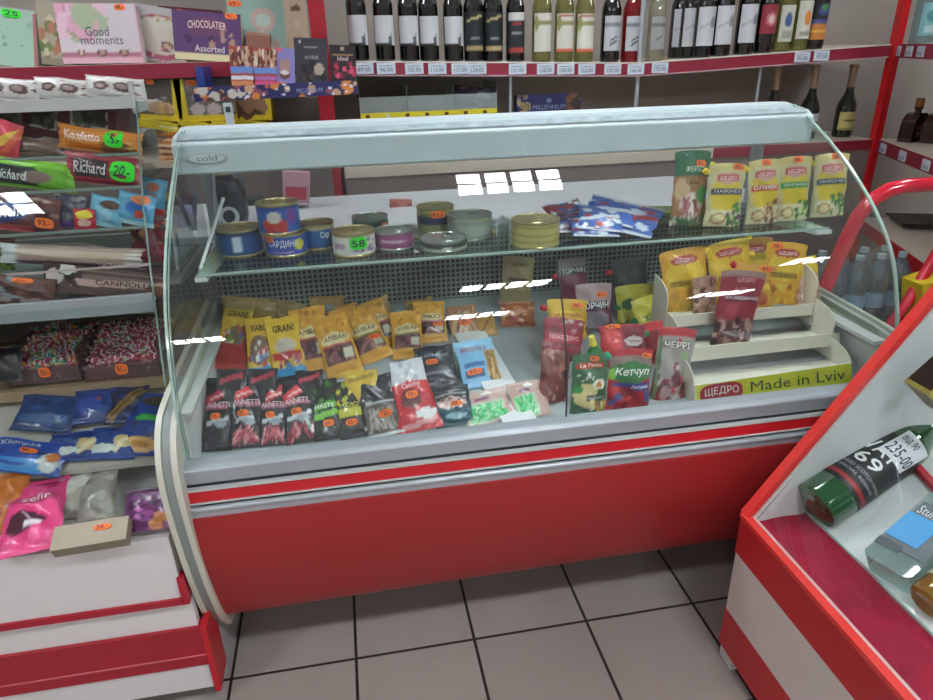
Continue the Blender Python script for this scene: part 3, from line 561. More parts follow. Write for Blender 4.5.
# right-hand group of pouches
J = 'sauce pouch'
pouch('sauce_pouch', 'tall beige pouch leaning against the perforated panel in the middle', J, None, (514, 304), (519, 256), 33, 12, 'doy', .035, '#a99a6c', [('r', .1, .3, .9, .8, '#b5a676'), ('r', .2, .5, .8, .56, '#8f6a5a')], [('ПРОВАНСАЛЬ', .14, .48, .88, .55, '#6a5a48'), ('ЩЕДРО', .25, .78, .75, .86, '#a3543c')], None, Y=1.90, seed=80)
pouch('snack_packet', 'round orange brown packet below the beige pouch', K, None, (518, 327), (517, 302), 34, 30, 'pillow', .03, '#a86038', [('s', 0, 0, 1, 1, 22, .1, ['#c98a58', '#7a3a28', '#d8b090', '#9a4a38'])], (), None, seed=81)
RG = 'stand-up pouches crowded behind the glass joint'
TT = '#efeef2'
pouch('sauce_pouch', 'clear topped maroon mustard pouch against the perforated panel', J, RG, (574, 300), (571, 257), 30, 10, 'doy', .035, '#7a2b44', [('r', .0, .62, 1, 1, '#8a8580'), ('r', .05, .62, .95, .78, '#35303c')], [('ТОРЧИН', .1, .64, .92, .76, TT)], None, Y=1.86, seed=82, cap=(.02, .6, '#c8203a', -80))
pouch('sauce_pouch', 'maroon mustard pouch with a grey top, standing in front of the other one', J, RG, (593, 328), (593, 283), 38, 12, 'doy', .038, '#73304c', [('r', .0, .55, 1, 1, '#a48a8c'), ('r', .05, .42, .95, .62, '#3a3040'), ('e', .5, .2, .4, .2, '#8a8088')], [('ТОРЧИН', .1, .45, .92, .6, TT)], (.7, .75, .16, .06), seed=83, Y=1.74, cap=(.02, .6, '#d22a35', -80))
pouch('sauce_pouch', 'black plastic pouch at the back, above the yellow green ones', J, RG, (632, 305), (628, 257), 37, 12, 'doy', .04, '#23262a', [('s', .1, .4, .9, .9, 8, .09, ['#33383e', '#191b1e'])], (), None, Y=1.86, seed=84, cap=(.0, .75, '#d22a35', -70))
pouch('sauce_pouch', 'yellow green relish pouch with green caps, left of two', J, RG, (636, 332), (635, 284), 42, 14, 'doy', .038, '#b3ad2e', [('e', .3, .6, .2, .12, '#2f5a34'), ('e', .75, .45, .2, .16, '#cfc63e'), ('s', 0, .0, 1, .5, 12, .08, ['#8a9a30', '#4a7a34', '#d8cc4a'])], (), None, Y=1.78, seed=85, cap=(.1, .5, '#1f7a44', -50))
pouch('sauce_pouch', 'yellow green relish pouch lying against the white display box', J, RG, (656, 333), (646, 296), 36, 22, 'doy', .038, '#c4bb34', [('e', .4, .6, .3, .16, '#d9d04a'), ('s', 0, .0, 1, .6, 12, .08, ['#9aa630', '#3f7a3a', '#e0d656'])], (), None, Y=1.70, seed=86, cap=(.05, .4, '#1f7a44', -50))
pouch('sauce_pouch', 'yellow sauce pouch with a red title, left of the glass joint', J, RG, (566, 338), (567, 299), 42, 20, 'doy', .036, '#d3a92c', [('r', .1, .45, .9, .7, '#e2c03e'), ('e', .5, .2, .4, .2, '#b86a2c')], [('КАШТАНКА', .14, .52, .88, .64, '#b02a2a')], (.75, .85, .15, .06), seed=87, Y=1.68, cap=(.02, .75, '#c8203a', -70))
pouch('sauce_pouch', 'red and pink tomato sauce pouch seen through the glass joint', J, RG, (560, 360), (565, 318), 42, 18, 'doy', .038, '#9e2e40', [('r', .05, .45, .95, .62, '#c2364a'), ('s', 0, .62, 1, .95, 14, .08, ['#c98a94', '#7a2a3c', '#b8a0a4']), ('s', 0, 0, 1, .4, 16, .08, ['#8c3a48', '#5f2432', '#b06a70'])], [('МАКЕДОНС', .12, .48, .88, .6, '#f0d8da')], None, seed=88, Y=1.60)
pouch('sauce_pouch', 'brownish red pouch of beans low behind the glass joint', J, RG, (552, 402), (556, 350), 30, 20, 'doy', .036, '#7d4640', [('s', 0, 0, 1, 1, 30, .08, ['#a86a5c', '#5a2c2c', '#c29a90', '#8a3a3c'])], (), None, Y=1.50, seed=89)
pouch('sauce_pouch', 'red pouch with a white and maroon label in the middle of the crowd', J, RG, (622, 366), (622, 324), 48, 18, 'doy', .038, '#b3293a', [('r', .5, .35, .96, .96, '#7f2436'), ('e', .25, .6, .22, .3, '#d23a3c'), ('e', .74, .6, .2, .12, '#d8d3d0')], [('Чумак', .58, .56, .9, .64, '#8a2436')], (.3, .96, .16, .05), seed=90, Y=1.58, cap=(.98, .7, '#1f8a58', 50))
pouch('sauce_pouch', 'bright red pouch top showing behind the cherry packet', J, RG, (664, 362), (661, 320), 40, 16, 'doy', .036, '#b8242e', [('r', 0, .8, 1, 1, '#c83238'), ('e', .3, .5, .3, .3, '#8c1f28')], (), None, Y=1.60, seed=91)
pouch('sauce_pouch', 'clear and red berry sauce pouch leaning right beside the display box', J, RG, (666, 402), (678, 327), 40, 12, 'doy', .042, '#a59c98', [('r', 0, .88, 1, 1, '#b8303a'), ('r', .1, .72, .9, .82, '#7f7672'), ('s', .35, .05, .8, .8, 14, .09, ['#b8333c', '#c9c2bc', '#8a2a32', '#8fae7a']), ('s', 0, 0, 1, .35, 20, .11, ['#6a1f2a', '#8c2c34', '#3c1a20', '#a88a86']), ('d', .05, .0, .05, .9, .05, '#5f7a50')], [('ЧЕРРІ', .16, .74, .86, .82, '#e6efe2')], None, seed=92, Y=1.47, cap=(.5, .58, '#1a4a34', 0))
pouch('sauce_pouch', 'ketchup pouch with a green and blue band, front row left of the berry pouch', J, RG, (626, 408), (631, 348), 46, 10, 'doy', .044, '#a8222e', [('r', 0, .74, 1, 1, '#8d7a74'), ('e', .5, .62, .56, .17, '#2f7a3e'), ('e', .08, .6, .1, .1, '#7fc04a'), ('r', .06, .34, .96, .45, '#2c3f86'), ('s', 0, 0, 1, .34, 16, .1, ['#c23038', '#7a1c24', '#46508c']), ('r', 0, .9, 1, 1, '#b02c34')], [('Кетчуп', .14, .55, .92, .71, '#f4f6f2'), ('Лагідний', .5, .36, .92, .43, '#dfe3f0')], (.86, .9, .12, .04), seed=93, Y=1.45, cap=(.06, .86, '#2fae86', -50))
pouch('sauce_pouch', 'dark green mayonnaise pouch with pictured egg, front row beside the glass joint', J, RG, (587, 412), (590, 353), 38, 10, 'doy', .042, '#3c6b4c', [('r', .1, .78, .9, .86, '#b8452e'), ('e', .38, .32, .34, .2, '#e0cf94'), ('e', .74, .5, .2, .09, '#e9e6d8'), ('e', .74, .49, .1, .05, '#d98a2c'), ('r', .38, .24, .92, .34, '#1f4a3a'), ('s', .5, .02, 1, .22, 10, .08, ['#d6a04a', '#a8702c', '#e8d8a0']), ('e', .16, .42, .12, .06, '#2a8a3c'), ('s', .15, .56, .6, .7, 12, .03, ['#d8e4d4'])], [('La Pasta', .2, .79, .82, .85, '#f2d9c8'), ('МАЙОНЕЗ', .42, .26, .9, .32, '#e6eee6')], (.6, .92, .13, .04), seed=94, Y=1.45)
# squeeze bottle nose
b = onp(598, 352, DECK_P, DECK_N); P = atY(597, 366, 1.52); m = M(); ax = V((-.25, -.1, 1)).normalized()
m.lathe([(0, -.02), (.022, -.02), (.024, .03), (.018, .05), (.010, .062), (.010, .07)], plain('#1f7a3c', .3), 18, (0, 0, 0), ax)
m.lathe([(.0105, .068), (.0095, .072), (.007, .095), (0, .096)], plain('#e9e04a', .35), 14, (0, 0, 0), ax); o = m.build('squeeze_bottle'); o.location = P; tag(o, 'green squeeze bottle with a yellow pointed nozzle among the pouches', 'squeeze bottle')

# ================================================================ tiered white cardboard display box
WC = mat('white_card', '#dcd8c8', .6, noise=.03, nscale=9)
tb = empty('display_box', tuple(atY(770, 385, 1.55)))
tb.location.z = dz(1.5)
tag(tb, 'tiered white cardboard display box with a yellow printed front board', 'display box')
def card_board(Y, q, t=.004, mt_=WC):
    """front board between four picture corners on the plane Y: tl, tr, br, bl"""
    P = [atY(x, y, Y) for x, y in q]; k = M(); B = V((0, t, 0))
    k.add([tuple(p) for p in P]+[tuple(p+B) for p in P], [(0, 1, 2, 3), (7, 6, 5, 4), (0, 4, 5, 1), (1, 5, 6, 2), (2, 6, 7, 3), (3, 7, 4, 0)], mt_); return k, P
k, P1 = card_board(1.425, [(694, 386), (851, 363), (852, 384), (694, 404)])
x0, x1, zb, zt = P1[0].x, P1[1].x, P1[2].z, P1[0].z
wd = x1-x0; hh = P1[0].z-P1[3].z
def SF(u, v, o=0): return (P1[3]+(P1[2]-P1[3])*u)+((P1[0]-P1[3])*(1-u)+(P1[1]-P1[2])*u)*v+V((0, -o-.0004, 0))
k.grid(lambda u, v: SF(u, v), NU*2, 12, CARD, paint(NU*2, 12, '#d6d83c', [('r', .0, .0, .012, 1, '#dcd8c8')], 0), smooth=False)
bb = [SF(.035+.265*(.5+.5*math.copysign(abs(math.cos(a))**.5, math.cos(a))), .5+.40*math.copysign(abs(math.sin(a))**.5, math.sin(a))+.06*math.cos(2*a)*-1, .0008) for a in [2*PI*i/28 for i in range(28)]]
k.add(bb, [tuple(range(28))], plain('#b02a3c', .4))
put_text(k, 'ЩЕДРО', lambda u, v, o: SF(u, v, .0016), .065, .26, .275, .74, plain('#f6efe6', .4), 0, .06)
put_text(k, 'Made in Lviv', lambda u, v, o: SF(u, v, .001), .35, .28, .955, .80, plain('#33543a', .4))
k.build('printed_front_board', tb, world=True)
Pm = []
for Y, q, dd, nm in ((1.515, [(690, 348), (840, 333), (840, 345), (690, 362)], .10, 0), (1.61, [(674, 316), (822, 303), (820, 314), (676, 327)], .11, 0)):
    k, P = card_board(Y, q); k.build('tier_board', tb, world=True); Pm.append(P)
    k = M(); a, b = P[3].copy(), P[2].copy(); z = (P[0].z+P[3].z)/2
    lo = min(a.z, b.z)+.012; k.b2((a.x, Y+.004, lo), (b.x, Y+.09, lo+.004), WC); k.b2((a.x, Y+.086, lo-.05), (b.x, Y+.09, lo+.004), WC); k.build('tier_floor', tb, world=True)
k = M(); k.b2((x0, 1.429, .672+.02), (x1, 1.51, .696), WC); k.build('tier_floor', tb, world=True)
for xx in (P1[0].x-.003, P1[1].x):
    for Y, z0, z1 in ((1.425, .66, .76), (1.515, .70, .845), (1.61, .76, .925)):
        k = M(); pr = [(Y, z0), (Y, z1-.045)]+[(Y+.09-.09*math.cos(a), z1-.045+.045*math.sin(a)) for a in [PI/2*i/8 for i in range(1, 9)]]+[(Y+.09, z0)]
        k.prism(pr, xx, xx+.003, 0, WC); k.build('side_board', tb, world=True)
YG = 'yellow sauce pouches in the display box'
yel = [((686, 312), (682, 248), 46, 'ПРОВАНСАЛЬ', '#d8a12c', 1.70, 'orange yellow sauce pouch with a yellow cap, leftmost in the top tier', (.98, .9, '#f2c62c', 60), None),
       ((732, 306), (727, 240), 44, 'ЛИМОННИЙ', '#dbb42e', 1.70, 'yellow sauce pouch with a lemon picture, second in the top tier', (.98, .7, '#f2c62c', 60), None),
       ((752, 302), (755, 237), 34, 'МАЙОНЕЗ', '#c88a34', 1.78, 'amber sauce pouch half hidden at the back of the top tier', (.3, .95, '#f2c62c', 0), None),
       ((776, 303), (788, 242), 42, 'ПРОВАНСАЛЬ', '#dba42a', 1.66, 'big golden sauce pouch leaning right at the right of the top tier', None, (.24, .93, .14, .05))]
for i, (b, t, w, tx, c, Y, lb, cp_, sk) in enumerate(yel):
    pouch('sauce_pouch', lb, J, YG, b, t, w+3, 10, 'doy', .036, c, [('e', .5, .62, .42, .25, '#e6c23e'), ('r', .14, .42, .86, .52, '#c9a834'), ('e', .5, .82, .3, .07, '#b8353c'), ('s', 0, 0, 1, .3, 12, .08, ['#c77a3a', '#e0c04a', '#a85a34'] if i == 3 else ['#d8b83c', '#b8902c', '#e6d056'])], [('ЩЕДРО', .28, .785, .72, .85, '#f4e2da'), (tx, .15, .43, .86, .51, '#6a4a1a')], sk, Y=Y, seed=100+i, cap=cp_)
pouch('sauce_pouch', 'yellow red sauce pouch lying low behind the maroon one', J, YG, (748, 316), (757, 264), 50, 14, 'doy', .03, '#cf9a36', [('r', .1, .55, .9, .75, '#e0bc46'), ('s', 0, 0, 1, .5, 14, .1, ['#b8603a', '#a84034', '#d8a850'])], [('ПАСЛЮНОВА', .16, .66, .86, .74, '#8a3a24')], (.72, .93, .14, .05), Y=1.64, seed=110, cap=(.05, .9, '#d02a3c', -40))
pouch('sauce_pouch', 'clear pouch of garlic cloves with a yellow flap at the right end of the box', J, None, (806, 304), (800, 258), 34, 12, 'doy', .036, '#c2a898', [('r', 0, .62, 1, 1, '#dfc03a'), ('s', .05, .05, .95, .58, 22, .1, ['#e8dcd0', '#b85a50', '#d8b0a0', '#a8453e'])], (), None, Y=1.67, seed=111)
pouch('sauce_pouch', 'clear pouch of brown nuts behind the maroon pouch', J, None, (704, 314), (704, 276), 26, 10, 'doy', .034, '#a8806c', [('s', .0, .0, 1, 1, 30, .1, ['#c9a894', '#6a3a34', '#8a5a4c'])], (), None, Y=1.66, seed=112)
pouch('sauce_pouch', 'maroon pouch with a clear foot full of walnuts, standing on the middle tier', J, None, (728, 345), (744, 270), 46, 6, 'doy', .044, '#93283a', [('r', 0, 0, 1, .36, '#6a4440'), ('s', 0, 0, 1, .36, 34, .09, ['#b08c80', '#3d2024', '#8a5a54', '#5c3034']), ('e', .35, .5, .16, .08, '#a84452'), ('r', .2, .62, .9, .67, '#5c1c2c'), ('r', 0, .92, 1, 1, '#9a7a74')], [('ЩЕДРО', .34, .85, .74, .91, '#d9a09c'), ('КАЗБЕЦЬКИЙ', .14, .625, .92, .69, '#e8dcdc'), ('de Piliano', .3, .74, .76, .79, '#d08a8a')], None, Y=1.56, seed=113, flare=.15)
# ================================================================ left sweets showcase
WPAN = mat('white_laminate', '#dedbd9', .3, coat=.3); MAR = mat('maroon_trim', '#a81a2e', .35); MARS = mat('shelf_edge_maroon', '#8c1f35', .45); RAILG = mat('grey_rail', '#9fa9ac', .4, .2)
LX0, LX1 = -1.55, -.468
sc = empty('sweets_showcase', (-1.0, 1.6, 0))
tag(sc, 'white and maroon glass showcase of sweets left of the red counter', 'showcase')
m = M(); m.b2((LX0, 1.312, .345), (LX1, 1.345, .535), WPAN); m.b2((LX0, 1.345, .53), (LX1, 2.0, .548), WPAN); m.build('upper_front_panel', sc, world=True)
m = M(); m.b2((LX0, 1.306, .340), (LX1-.0, 1.33, .358), MAR); m.b2((LX1-.004, 1.306, .34), (LX1+.012, 1.335, .42), MAR); m.build('maroon_moulding', sc, world=True)
m = M(); m.b2((LX0, 1.322, .255), (LX1+.012, 1.345, .341), WPAN); m.build('lower_white_panel', sc, world=True)
m = M(); m.b2((LX0, 1.312, .135), (LX1+.02, 1.345, .256), mat('maroon_kick', '#a01c2c', .32)); m.b2((LX0, 1.309, .168), (LX1+.02, 1.313, .171), plain('#c96a74', .4)); m.build('kick_panel', sc, world=True)
m = M(); m.b2((LX0, 1.318, .05), (LX1+.015, 1.345, .136), WPAN); m.build('skirting', sc, world=True)
m = M(); m.b2((LX1+.02, 1.306, .045), (LX1+.034, 1.40, .26), mat('red_panel', '#c01d28', .35)); m.b2((LX1+.021, 1.40, .0), (LX1+.033, 1.95, .26), plain('#a9a9a7', .5)); m.build('end_panel', sc, world=True)
# glass of the showcase: leaning front pane
LG = glassmat('showcase_glass', '#f3faf8', .05)
g0, g1 = (1.38, .55), (1.80, 1.432)
ft = [(1.345, .548), (1.49, .70), (1.585, 1.0), (1.66, 1.2), (1.79, 1.425)]
m = M(); m.grid(lambda u, v: (LX0+(LX1+.004-LX0)*u, *ft[min(int(round(v*4)), 4)]), 2, 4, LG, smooth=True)
m.strip(ft, offs(ft, -.006), LX1+.001, LX1+.004, 0, GEDGE); m.build('front_glass', sc, world=True)
m = M(); m.add([(LX1+.004, a, b) for a, b in ft[1:]]+[(LX1+.004, 2.1, 1.42), (LX1+.004, 2.1, .55), (LX1+.004, 1.36, .55)], [tuple(range(7))], LG); m.build('side_glass', sc, world=True)
m = M(); m.b2((LX0, 1.585, .975), (LX1, 1.60, 1.018), RAILG); m.b2((LX0, 1.60, .995), (LX1, 2.1, 1.003), RAILG); m.build('shelf', sc, world=True)
levels = [(1.63, 1.078), (1.67, 1.158), (1.70, 1.246), (1.735, 1.316)]
for y, z in levels:
    m = M(); m.add([(LX0, y, z), (LX1, y, z), (LX1, 2.1, z), (LX0, 2.1, z)], [(0, 1, 2, 3)], LG); m.b2((LX0, y-.003, z-.004), (LX1, y, z+.002), plain('#c7b4b4' if z < 1.1 else '#8a9a96', .3)); m.build('glass_shelf', sc, world=True)
m = M(); m.b2((LX0, 1.775, 1.412), (LX1, 1.785, 1.438), PLAST); m.b2((LX0, 1.785, 1.412), (LX1, 2.0, 1.418), PLAST); m.b2((LX1-.006, 1.78, 1.40), (LX1+.002, 1.9, 1.47), PLAST); m.build('top_trough', sc, world=True)
m = M(); m.b2((LX0, 2.08, .2), (LX1, 2.10, 1.05), plain('#8b8785', .6)); m.build('rear_panel', sc, world=True)
m = M(); m.b2((LX0, 1.35, .53), (LX0+.02, 2.1, 1.42), LG); m.build('far_side_glass', sc, world=True)
# ---- things on its shelves
BR = 'snack_bar'
def bag(name, lb, cat, grp, b, t, w, tl, base, ops, tx=(), stk=None, Y=None, Z=None, sd=0, th=.02, kind='pillow', **k):
    return pouch(name, lb, cat, grp, b, t, w, tl, kind, th, base, ops, tx, stk, Y=Y, Z=Z, seed=sd, **k)
whb = ['white packet with chocolate spots at the left end of the top trough', 'white packet with two chocolate pieces in the middle of the top trough', 'white packet with a pinkish corner at the right end of the top trough']
for i, (bx, bw) in enumerate([(12, 50), (62, 48), (115, 52)]):
    bag('marshmallow_bar', whb[i], 'sweet bar', 'white bars in the top trough', (bx, 101-i), (bx, 79-i), bw, 18, '#cfcfcb', [('e', .28, .5, .14, .2, '#5d4640'), ('e', .28, .5, .07, .1, '#a89a94'), ('e', .68, .5, .18, .22, '#5a4440'), ('e', .66, .52, .1, .12, '#9a8a86'), ('s', .9, .1, 1, .9, 5, .05, ['#5a3a38', '#8a6a64']), ('s', 0, .8, .8, 1, 3, .05, ['#c9a0a0', '#e4e2de'])], sd=120+i, th=.03, Y=1.795)
for i, (bx, lb) in enumerate([(2, 'maroon biscuit box with a clear window at the far left of its glass shelf'), (38, 'maroon biscuit box with a clear window above the crisp packet'), (89, 'maroon biscuit box with a clear window above the orange wafer')]):
    carton('biscuit_box', lb, 'biscuit box', 'maroon window boxes', (bx, 135), (bx, 107), 49, 0, .12, '#74303f', [('r', .16, .28, .84, .95, '#d0cbc6'), ('r', .2, .34, .80, .95, '#59584f'), ('s', .22, .4, .8, .9, 12, .08, ['#6d6a5c', '#474840', '#7d7a6a'])], Y=1.86, sd=0) if False else carton('biscuit_box', lb, 'biscuit box', 'maroon window boxes', (bx, 135), (bx, 107), 49, 0, .12, '#74303f', [('r', .16, .28, .84, .95, '#d0cbc6'), ('r', .2, .34, .80, .95, '#59584f'), ('s', .22, .4, .8, .9, 12, .08, ['#6d6a5c', '#474840', '#7d7a6a'])], Y=1.86, seed=i)
bag('crisp_packet', 'pink and orange packet at the left edge, above the green wafer', 'snack packet', None, (2, 158), (8, 122), 30, 10, '#d8465a', [('d', 0, .1, 1, .8, .12, '#eec04a'), ('d', .5, .0, 1, .9, .08, '#e86a4a')], Y=1.76, sd=124)
bag('wafer_packet', 'clear packet of brown wafers between the pink packet and the orange wafer', 'wafer packet', None, (38, 153), (38, 138), 48, 14, '#7b6158', [('s', 0, 0, 1, 1, 20, .05, ['#8f7264', '#695046', '#a08878'])], Y=1.77, sd=125)
bag('wafer_packet', 'orange wafer packet with a green price tag, upper shelves of the sweets showcase', 'wafer packet', 'wafer packets with green tags', (101, 151), (101, 128), 76, 12, '#e08a32', [('r', 0, 0, .04, 1, '#c9702a'), ('e', .7, .2, .22, .3, '#7a4a2a'), ('r', .06, .1, .5, .3, '#d87424'), ('s', .85, .2, 1, .9, 5, .05, ['#e8b86a', '#c98a4a'])], [('Konfetto', .08, .42, .52, .8, '#f6e8dc')], (.68, .6, .11, .36, '15.-'), Y=1.76, sd=126, th=.028)
bag('wafer_packet', 'green wafer packet with a black name panel at the left edge', 'wafer packet', 'wafer packets with green tags', (33, 185), (33, 157), 76, 12, '#6fb52e', [('r', -.1, .12, .55, .75, '#2e3436'), ('e', .55, .42, .2, .22, '#8a7268'), ('r', 0, .78, 1, 1, '#86cc38'), ('s', .9, .1, 1, .9, 5, .04, ['#5a9a28', '#9ad84a'])], [('Richard', .06, .25, .44, .6, '#d8dcd8')], Y=1.725, sd=127, th=.03)
bag('wafer_packet', 'dark red wafer packet with a green price tag beside the green one', 'wafer packet', 'wafer packets with green tags', (105, 185), (105, 155), 70, 12, '#9a2c3c', [('r', .12, .2, .55, .8, '#33282c'), ('r', 0, 0, .08, 1, '#c05a62'), ('r', .93, 0, 1, 1, '#b86a6c'), ('r', 0, 0, 1, .1, '#7a2430')], [('Richard', .12, .32, .54, .7, '#e0d8d8')], (.76, .5, .16, .34, '20.-'), Y=1.725, sd=128, th=.03)
bag('biscuit_packet', 'blue and brown biscuit packet with big white letters at the left edge', 'biscuit packet', None, (24, 228), (24, 191), 66, 12, '#5e2c30', [('d', -.1, .2, .6, .72, .22, '#2c4a86'), ('s', .6, .3, 1, .95, 12, .08, ['#3c2422', '#8a6a5c', '#4a2c28', '#b89a8c']), ('r', .15, 0, .62, .18, '#b0484c')], [('kontik', -.02, .34, .56, .66, '#eef0f2', .22)], (.8, .3, .12, .14), Y=1.68, sd=129, th=.035)
bag('biscuit_packet', 'dark blue and grey biscuit packet standing beside the orange stickered one', 'biscuit packet', None, (73, 226), (72, 194), 30, 10, '#3c4258', [('s', 0, .3, 1, 1, 16, .1, ['#7a7478', '#2c3450', '#58506a', '#9a948c']), ('r', .1, 0, .9, .2, '#5c3a7a')], Y=1.69, sd=130)
bag('biscuit_packet', 'small red and yellow packet at the foot of the light blue bags', 'biscuit packet', None, (86, 228), (84, 208), 20, 10, '#c02a3a', [('e', .5, .7, .4, .22, '#e6d03a'), ('e', .5, .3, .3, .2, '#d8b0a8')], Y=1.67, sd=131)
bag('biscuit_bag', 'light blue bag with a round biscuit picture, left of two', 'biscuit bag', 'light blue biscuit bags', (104, 223), (108, 193), 30, 10, '#68acc8', [('e', .6, .75, .3, .15, '#5c4034'), ('e', .5, .4, .22, .2, '#8fc4d8'), ('r', 0, 0, 1, .14, '#9fd0dc')], Y=1.68, sd=132)
bag('biscuit_bag', 'light blue bag with orange and red pictures near the glass side', 'biscuit bag', 'light blue biscuit bags', (134, 221), (138, 190), 34, 10, '#5aa0c4', [('e', .5, .55, .3, .2, '#2c6ab8'), ('e', .6, .82, .26, .14, '#d8783c'), ('e', .6, .36, .14, .14, '#c8442c'), ('r', 0, 0, 1, .14, '#a8d4dc')], Y=1.68, sd=133)
bag('biscuit_bag', 'blue bag with round cookies leaning against the glass end', 'biscuit bag', 'light blue biscuit bags', (152, 214), (156, 178), 22, 14, '#4f98b8', [('e', .4, .75, .3, .15, '#a8603c'), ('e', .4, .45, .3, .15, '#b07048'), ('r', 0, 0, 1, .2, '#b84a4a')], Y=1.78, sd=134)
bag('wafer_roll_packet', 'clear packet of pale wafer rolls, upper of two', 'wafer packet', 'clear packets of pale wafer rolls', (72, 250), (72, 234), 112, 20, '#9c8c88', [('r', 0, .3, 1, .6, '#b8a69c'), ('s', .8, .2, 1, .9, 12, .05, ['#c9cdd0', '#8a8a8a']), ('r', 0, 0, 1, .12, '#6c5a58')], Y=1.72, sd=135, th=.035)
bag('wafer_roll_packet', 'clear packet of pale wafer rolls, lower of two', 'wafer packet', 'clear packets of pale wafer rolls', (74, 268), (74, 248), 128, 18, '#a59084', [('r', 0, .45, 1, .75, '#c0ac98'), ('r', 0, 0, 1, .2, '#6a5264'), ('r', 0, 0, .12, 1, '#c9cfd0'), ('s', .9, .2, 1, .9, 8, .05, ['#c9cdd0', '#e0e0dc'])], [('Le Torinetto', .7, .08, .98, .24, '#d8c8cc')], Y=1.645, sd=136, th=.04)
bag('salad_sweets_bag', 'green and dark bag at the left edge beside the pale wafer rolls', 'sweets bag', None, (2, 268), (2, 236), 22, 15, '#4a5a2c', [('s', 0, 0, 1, .7, 20, .12, ['#6a9a3a', '#3a4a20', '#86b84a', '#5a3028']), ('r', 0, .75, 1, 1, '#4a2024')], Y=1.66, sd=137)
bag('biscuit_packet', 'red and brown biscuit packet standing at the glass end below the blue bag', 'biscuit packet', None, (150, 262), (148, 220), 32, 10, '#93384a', [('s', 0, .5, 1, 1, 16, .1, ['#6a4034', '#c98a5a', '#4a3430']), ('r', .1, .1, .9, .3, '#b04a5e')], Y=1.74, sd=138)
carton('wafer_box', 'long brown box of chocolate wafer tubes with pale lettering', 'wafer box', None, (108, 297), (108, 269), 116, 6, .1, '#5f4a46', [('s', .0, .4, .3, 1, 14, .06, ['#2c2422', '#463430', '#d0c4bc']), ('r', .3, .55, 1, .72, '#83706a'), ('r', .3, .85, 1, .9, '#917e76'), ('d', .25, .42, .98, .56, .12, '#c8a8a0'), ('e', .9, .4, .1, .16, '#7d5a44'), ('s', .14, .8, .24, 1, 5, .04, ['#dcd8d4'])], [('CANNOLLI', .4, .42, .84, .6, '#3a2624', .04)], Y=1.62, seed=139, side='#4a3a38')
bag('chocolate_bag', 'brown chocolate bag with an orange sticker left of the long brown box', 'sweets bag', None, (22, 301), (22, 271), 58, 12, '#5f3c38', [('s', 0, 0, 1, 1, 26, .1, ['#8a5a4c', '#3c2624', '#a08a84', '#704a40', '#7d8a90'])], (), (.5, .9, .16, .08), Y=1.61, sd=140)
# lower part: cardboard boxes, candies, blue wafer bags
m = mat('brown_card', '#a58a6e', .7, noise=.05)
def cbox(lb, b, t, w, d, Y, col='#b09a80', tl=0, yaw=0, **k): return carton('cardboard_box', lb, 'cardboard box', None, b, t, w, tl, d, col, [], Y=Y, yaw=yaw, **k)
cbox('brown cardboard box with an open flap behind the striped candies', (118, 345), (118, 322), 100, .12, 2.0, '#97806c')
# candy trays: clear plastic bins with individually wrapped candies in rows
def candy_bin(lb, q, Y, h, gr, cols, seed, n):
    a = atY(q[0], q[2], Y); b = atY(q[1], q[2], Y); r = empty('candy_bin', ((a.x+b.x)/2, Y+.10, a.z)); tag(r, lb, 'candy bin'); w = (b.x-a.x); D = .2
    k = M(); gm = glassmat('clear_plastic_bin', '#e6dfe0', .06, .02, .06, '#c9a8b0')
    for s in (-1, 1): k.b2((s*w/2-.001, -D/2, 0), (s*w/2+.001, D/2, h), gm)
    k.b2((-w/2, -D/2-.001, 0), (w/2, -D/2+.001, h*.55), gm); k.b2((-w/2, D/2-.001, 0), (w/2, D/2+.001, h), gm); k.b2((-w/2, -D/2, -.002), (w/2, D/2, 0), gm); k.build('plastic_bin', r)
    rs = random.Random(seed)
    k = M(); k.b2((-w/2+.004, -D/2+.004, 0), (w/2-.004, D/2-.02, h*.42), plain('#7a3a4c', .6)); 
    for _ in range(n):
        t = rs.random(); x = rs.uniform(-w/2+.012, w/2-.012); y = -D/2+.012+t*(D-.03); z = h*(.45+.5*t)+rs.uniform(-.008, .006)
        if t < .08: z = rs.uniform(.008, h*.45)
        c = rs.choice(cols); an = rs.uniform(0, PI); dx = V((math.cos(an), math.sin(an)*.7, math.sin(an)*.35)).normalized(); ra = .0075
        k.lathe([(0, -.011), (ra*.8, -.009), (ra, -.003), (ra, -.001), (ra, .001), (ra, .003), (ra*.8, .009), (0, .011)], plain(c, .3), 7, (x, y, z), dx)
        k.lathe([(ra*1.03, -.002), (ra*1.03, .002)], plain('#e6dcdc', .3), 7, (x, y, z), dx)
        for s in (-1, 1): k.add([(x+dx.x*s*.01, y+dx.y*s*.01, z+dx.z*s*.01), tuple(V((x, y, z))+dx*s*.019+V((0, 0, .006))), tuple(V((x, y, z))+dx*s*.019-V((0, .002, .006)))], [(0, 1, 2)], plain('#dcc8cc', .3))
    tag(k.build('wrapped_candy_fill', r), kind='stuff')
    Sx = lambda u, v, o=0: (-w/2+w*u, -D/2-.002-o, h*v)
    sticker(Sx, .5, .36, .085, .16, r, seed=seed); return r
candy_bin('clear bin of red, green and yellow wrapped candies, left bin in the sweets showcase', (14, 84, 386), 1.70, .085, 1, ['#b83c4c', '#c9b83a', '#3f9a6a', '#58a8b0', '#b84a54', '#d88a3a', '#b0405a', '#a83a50'], 5, 230)
candy_bin('clear bin of red striped wrapped candies beside the glass end', (87, 164, 384), 1.70, .095, 1, ['#b03a50', '#b84a60', '#a8344a', '#8f9a60', '#c05a6c', '#b04058'], 6, 280)
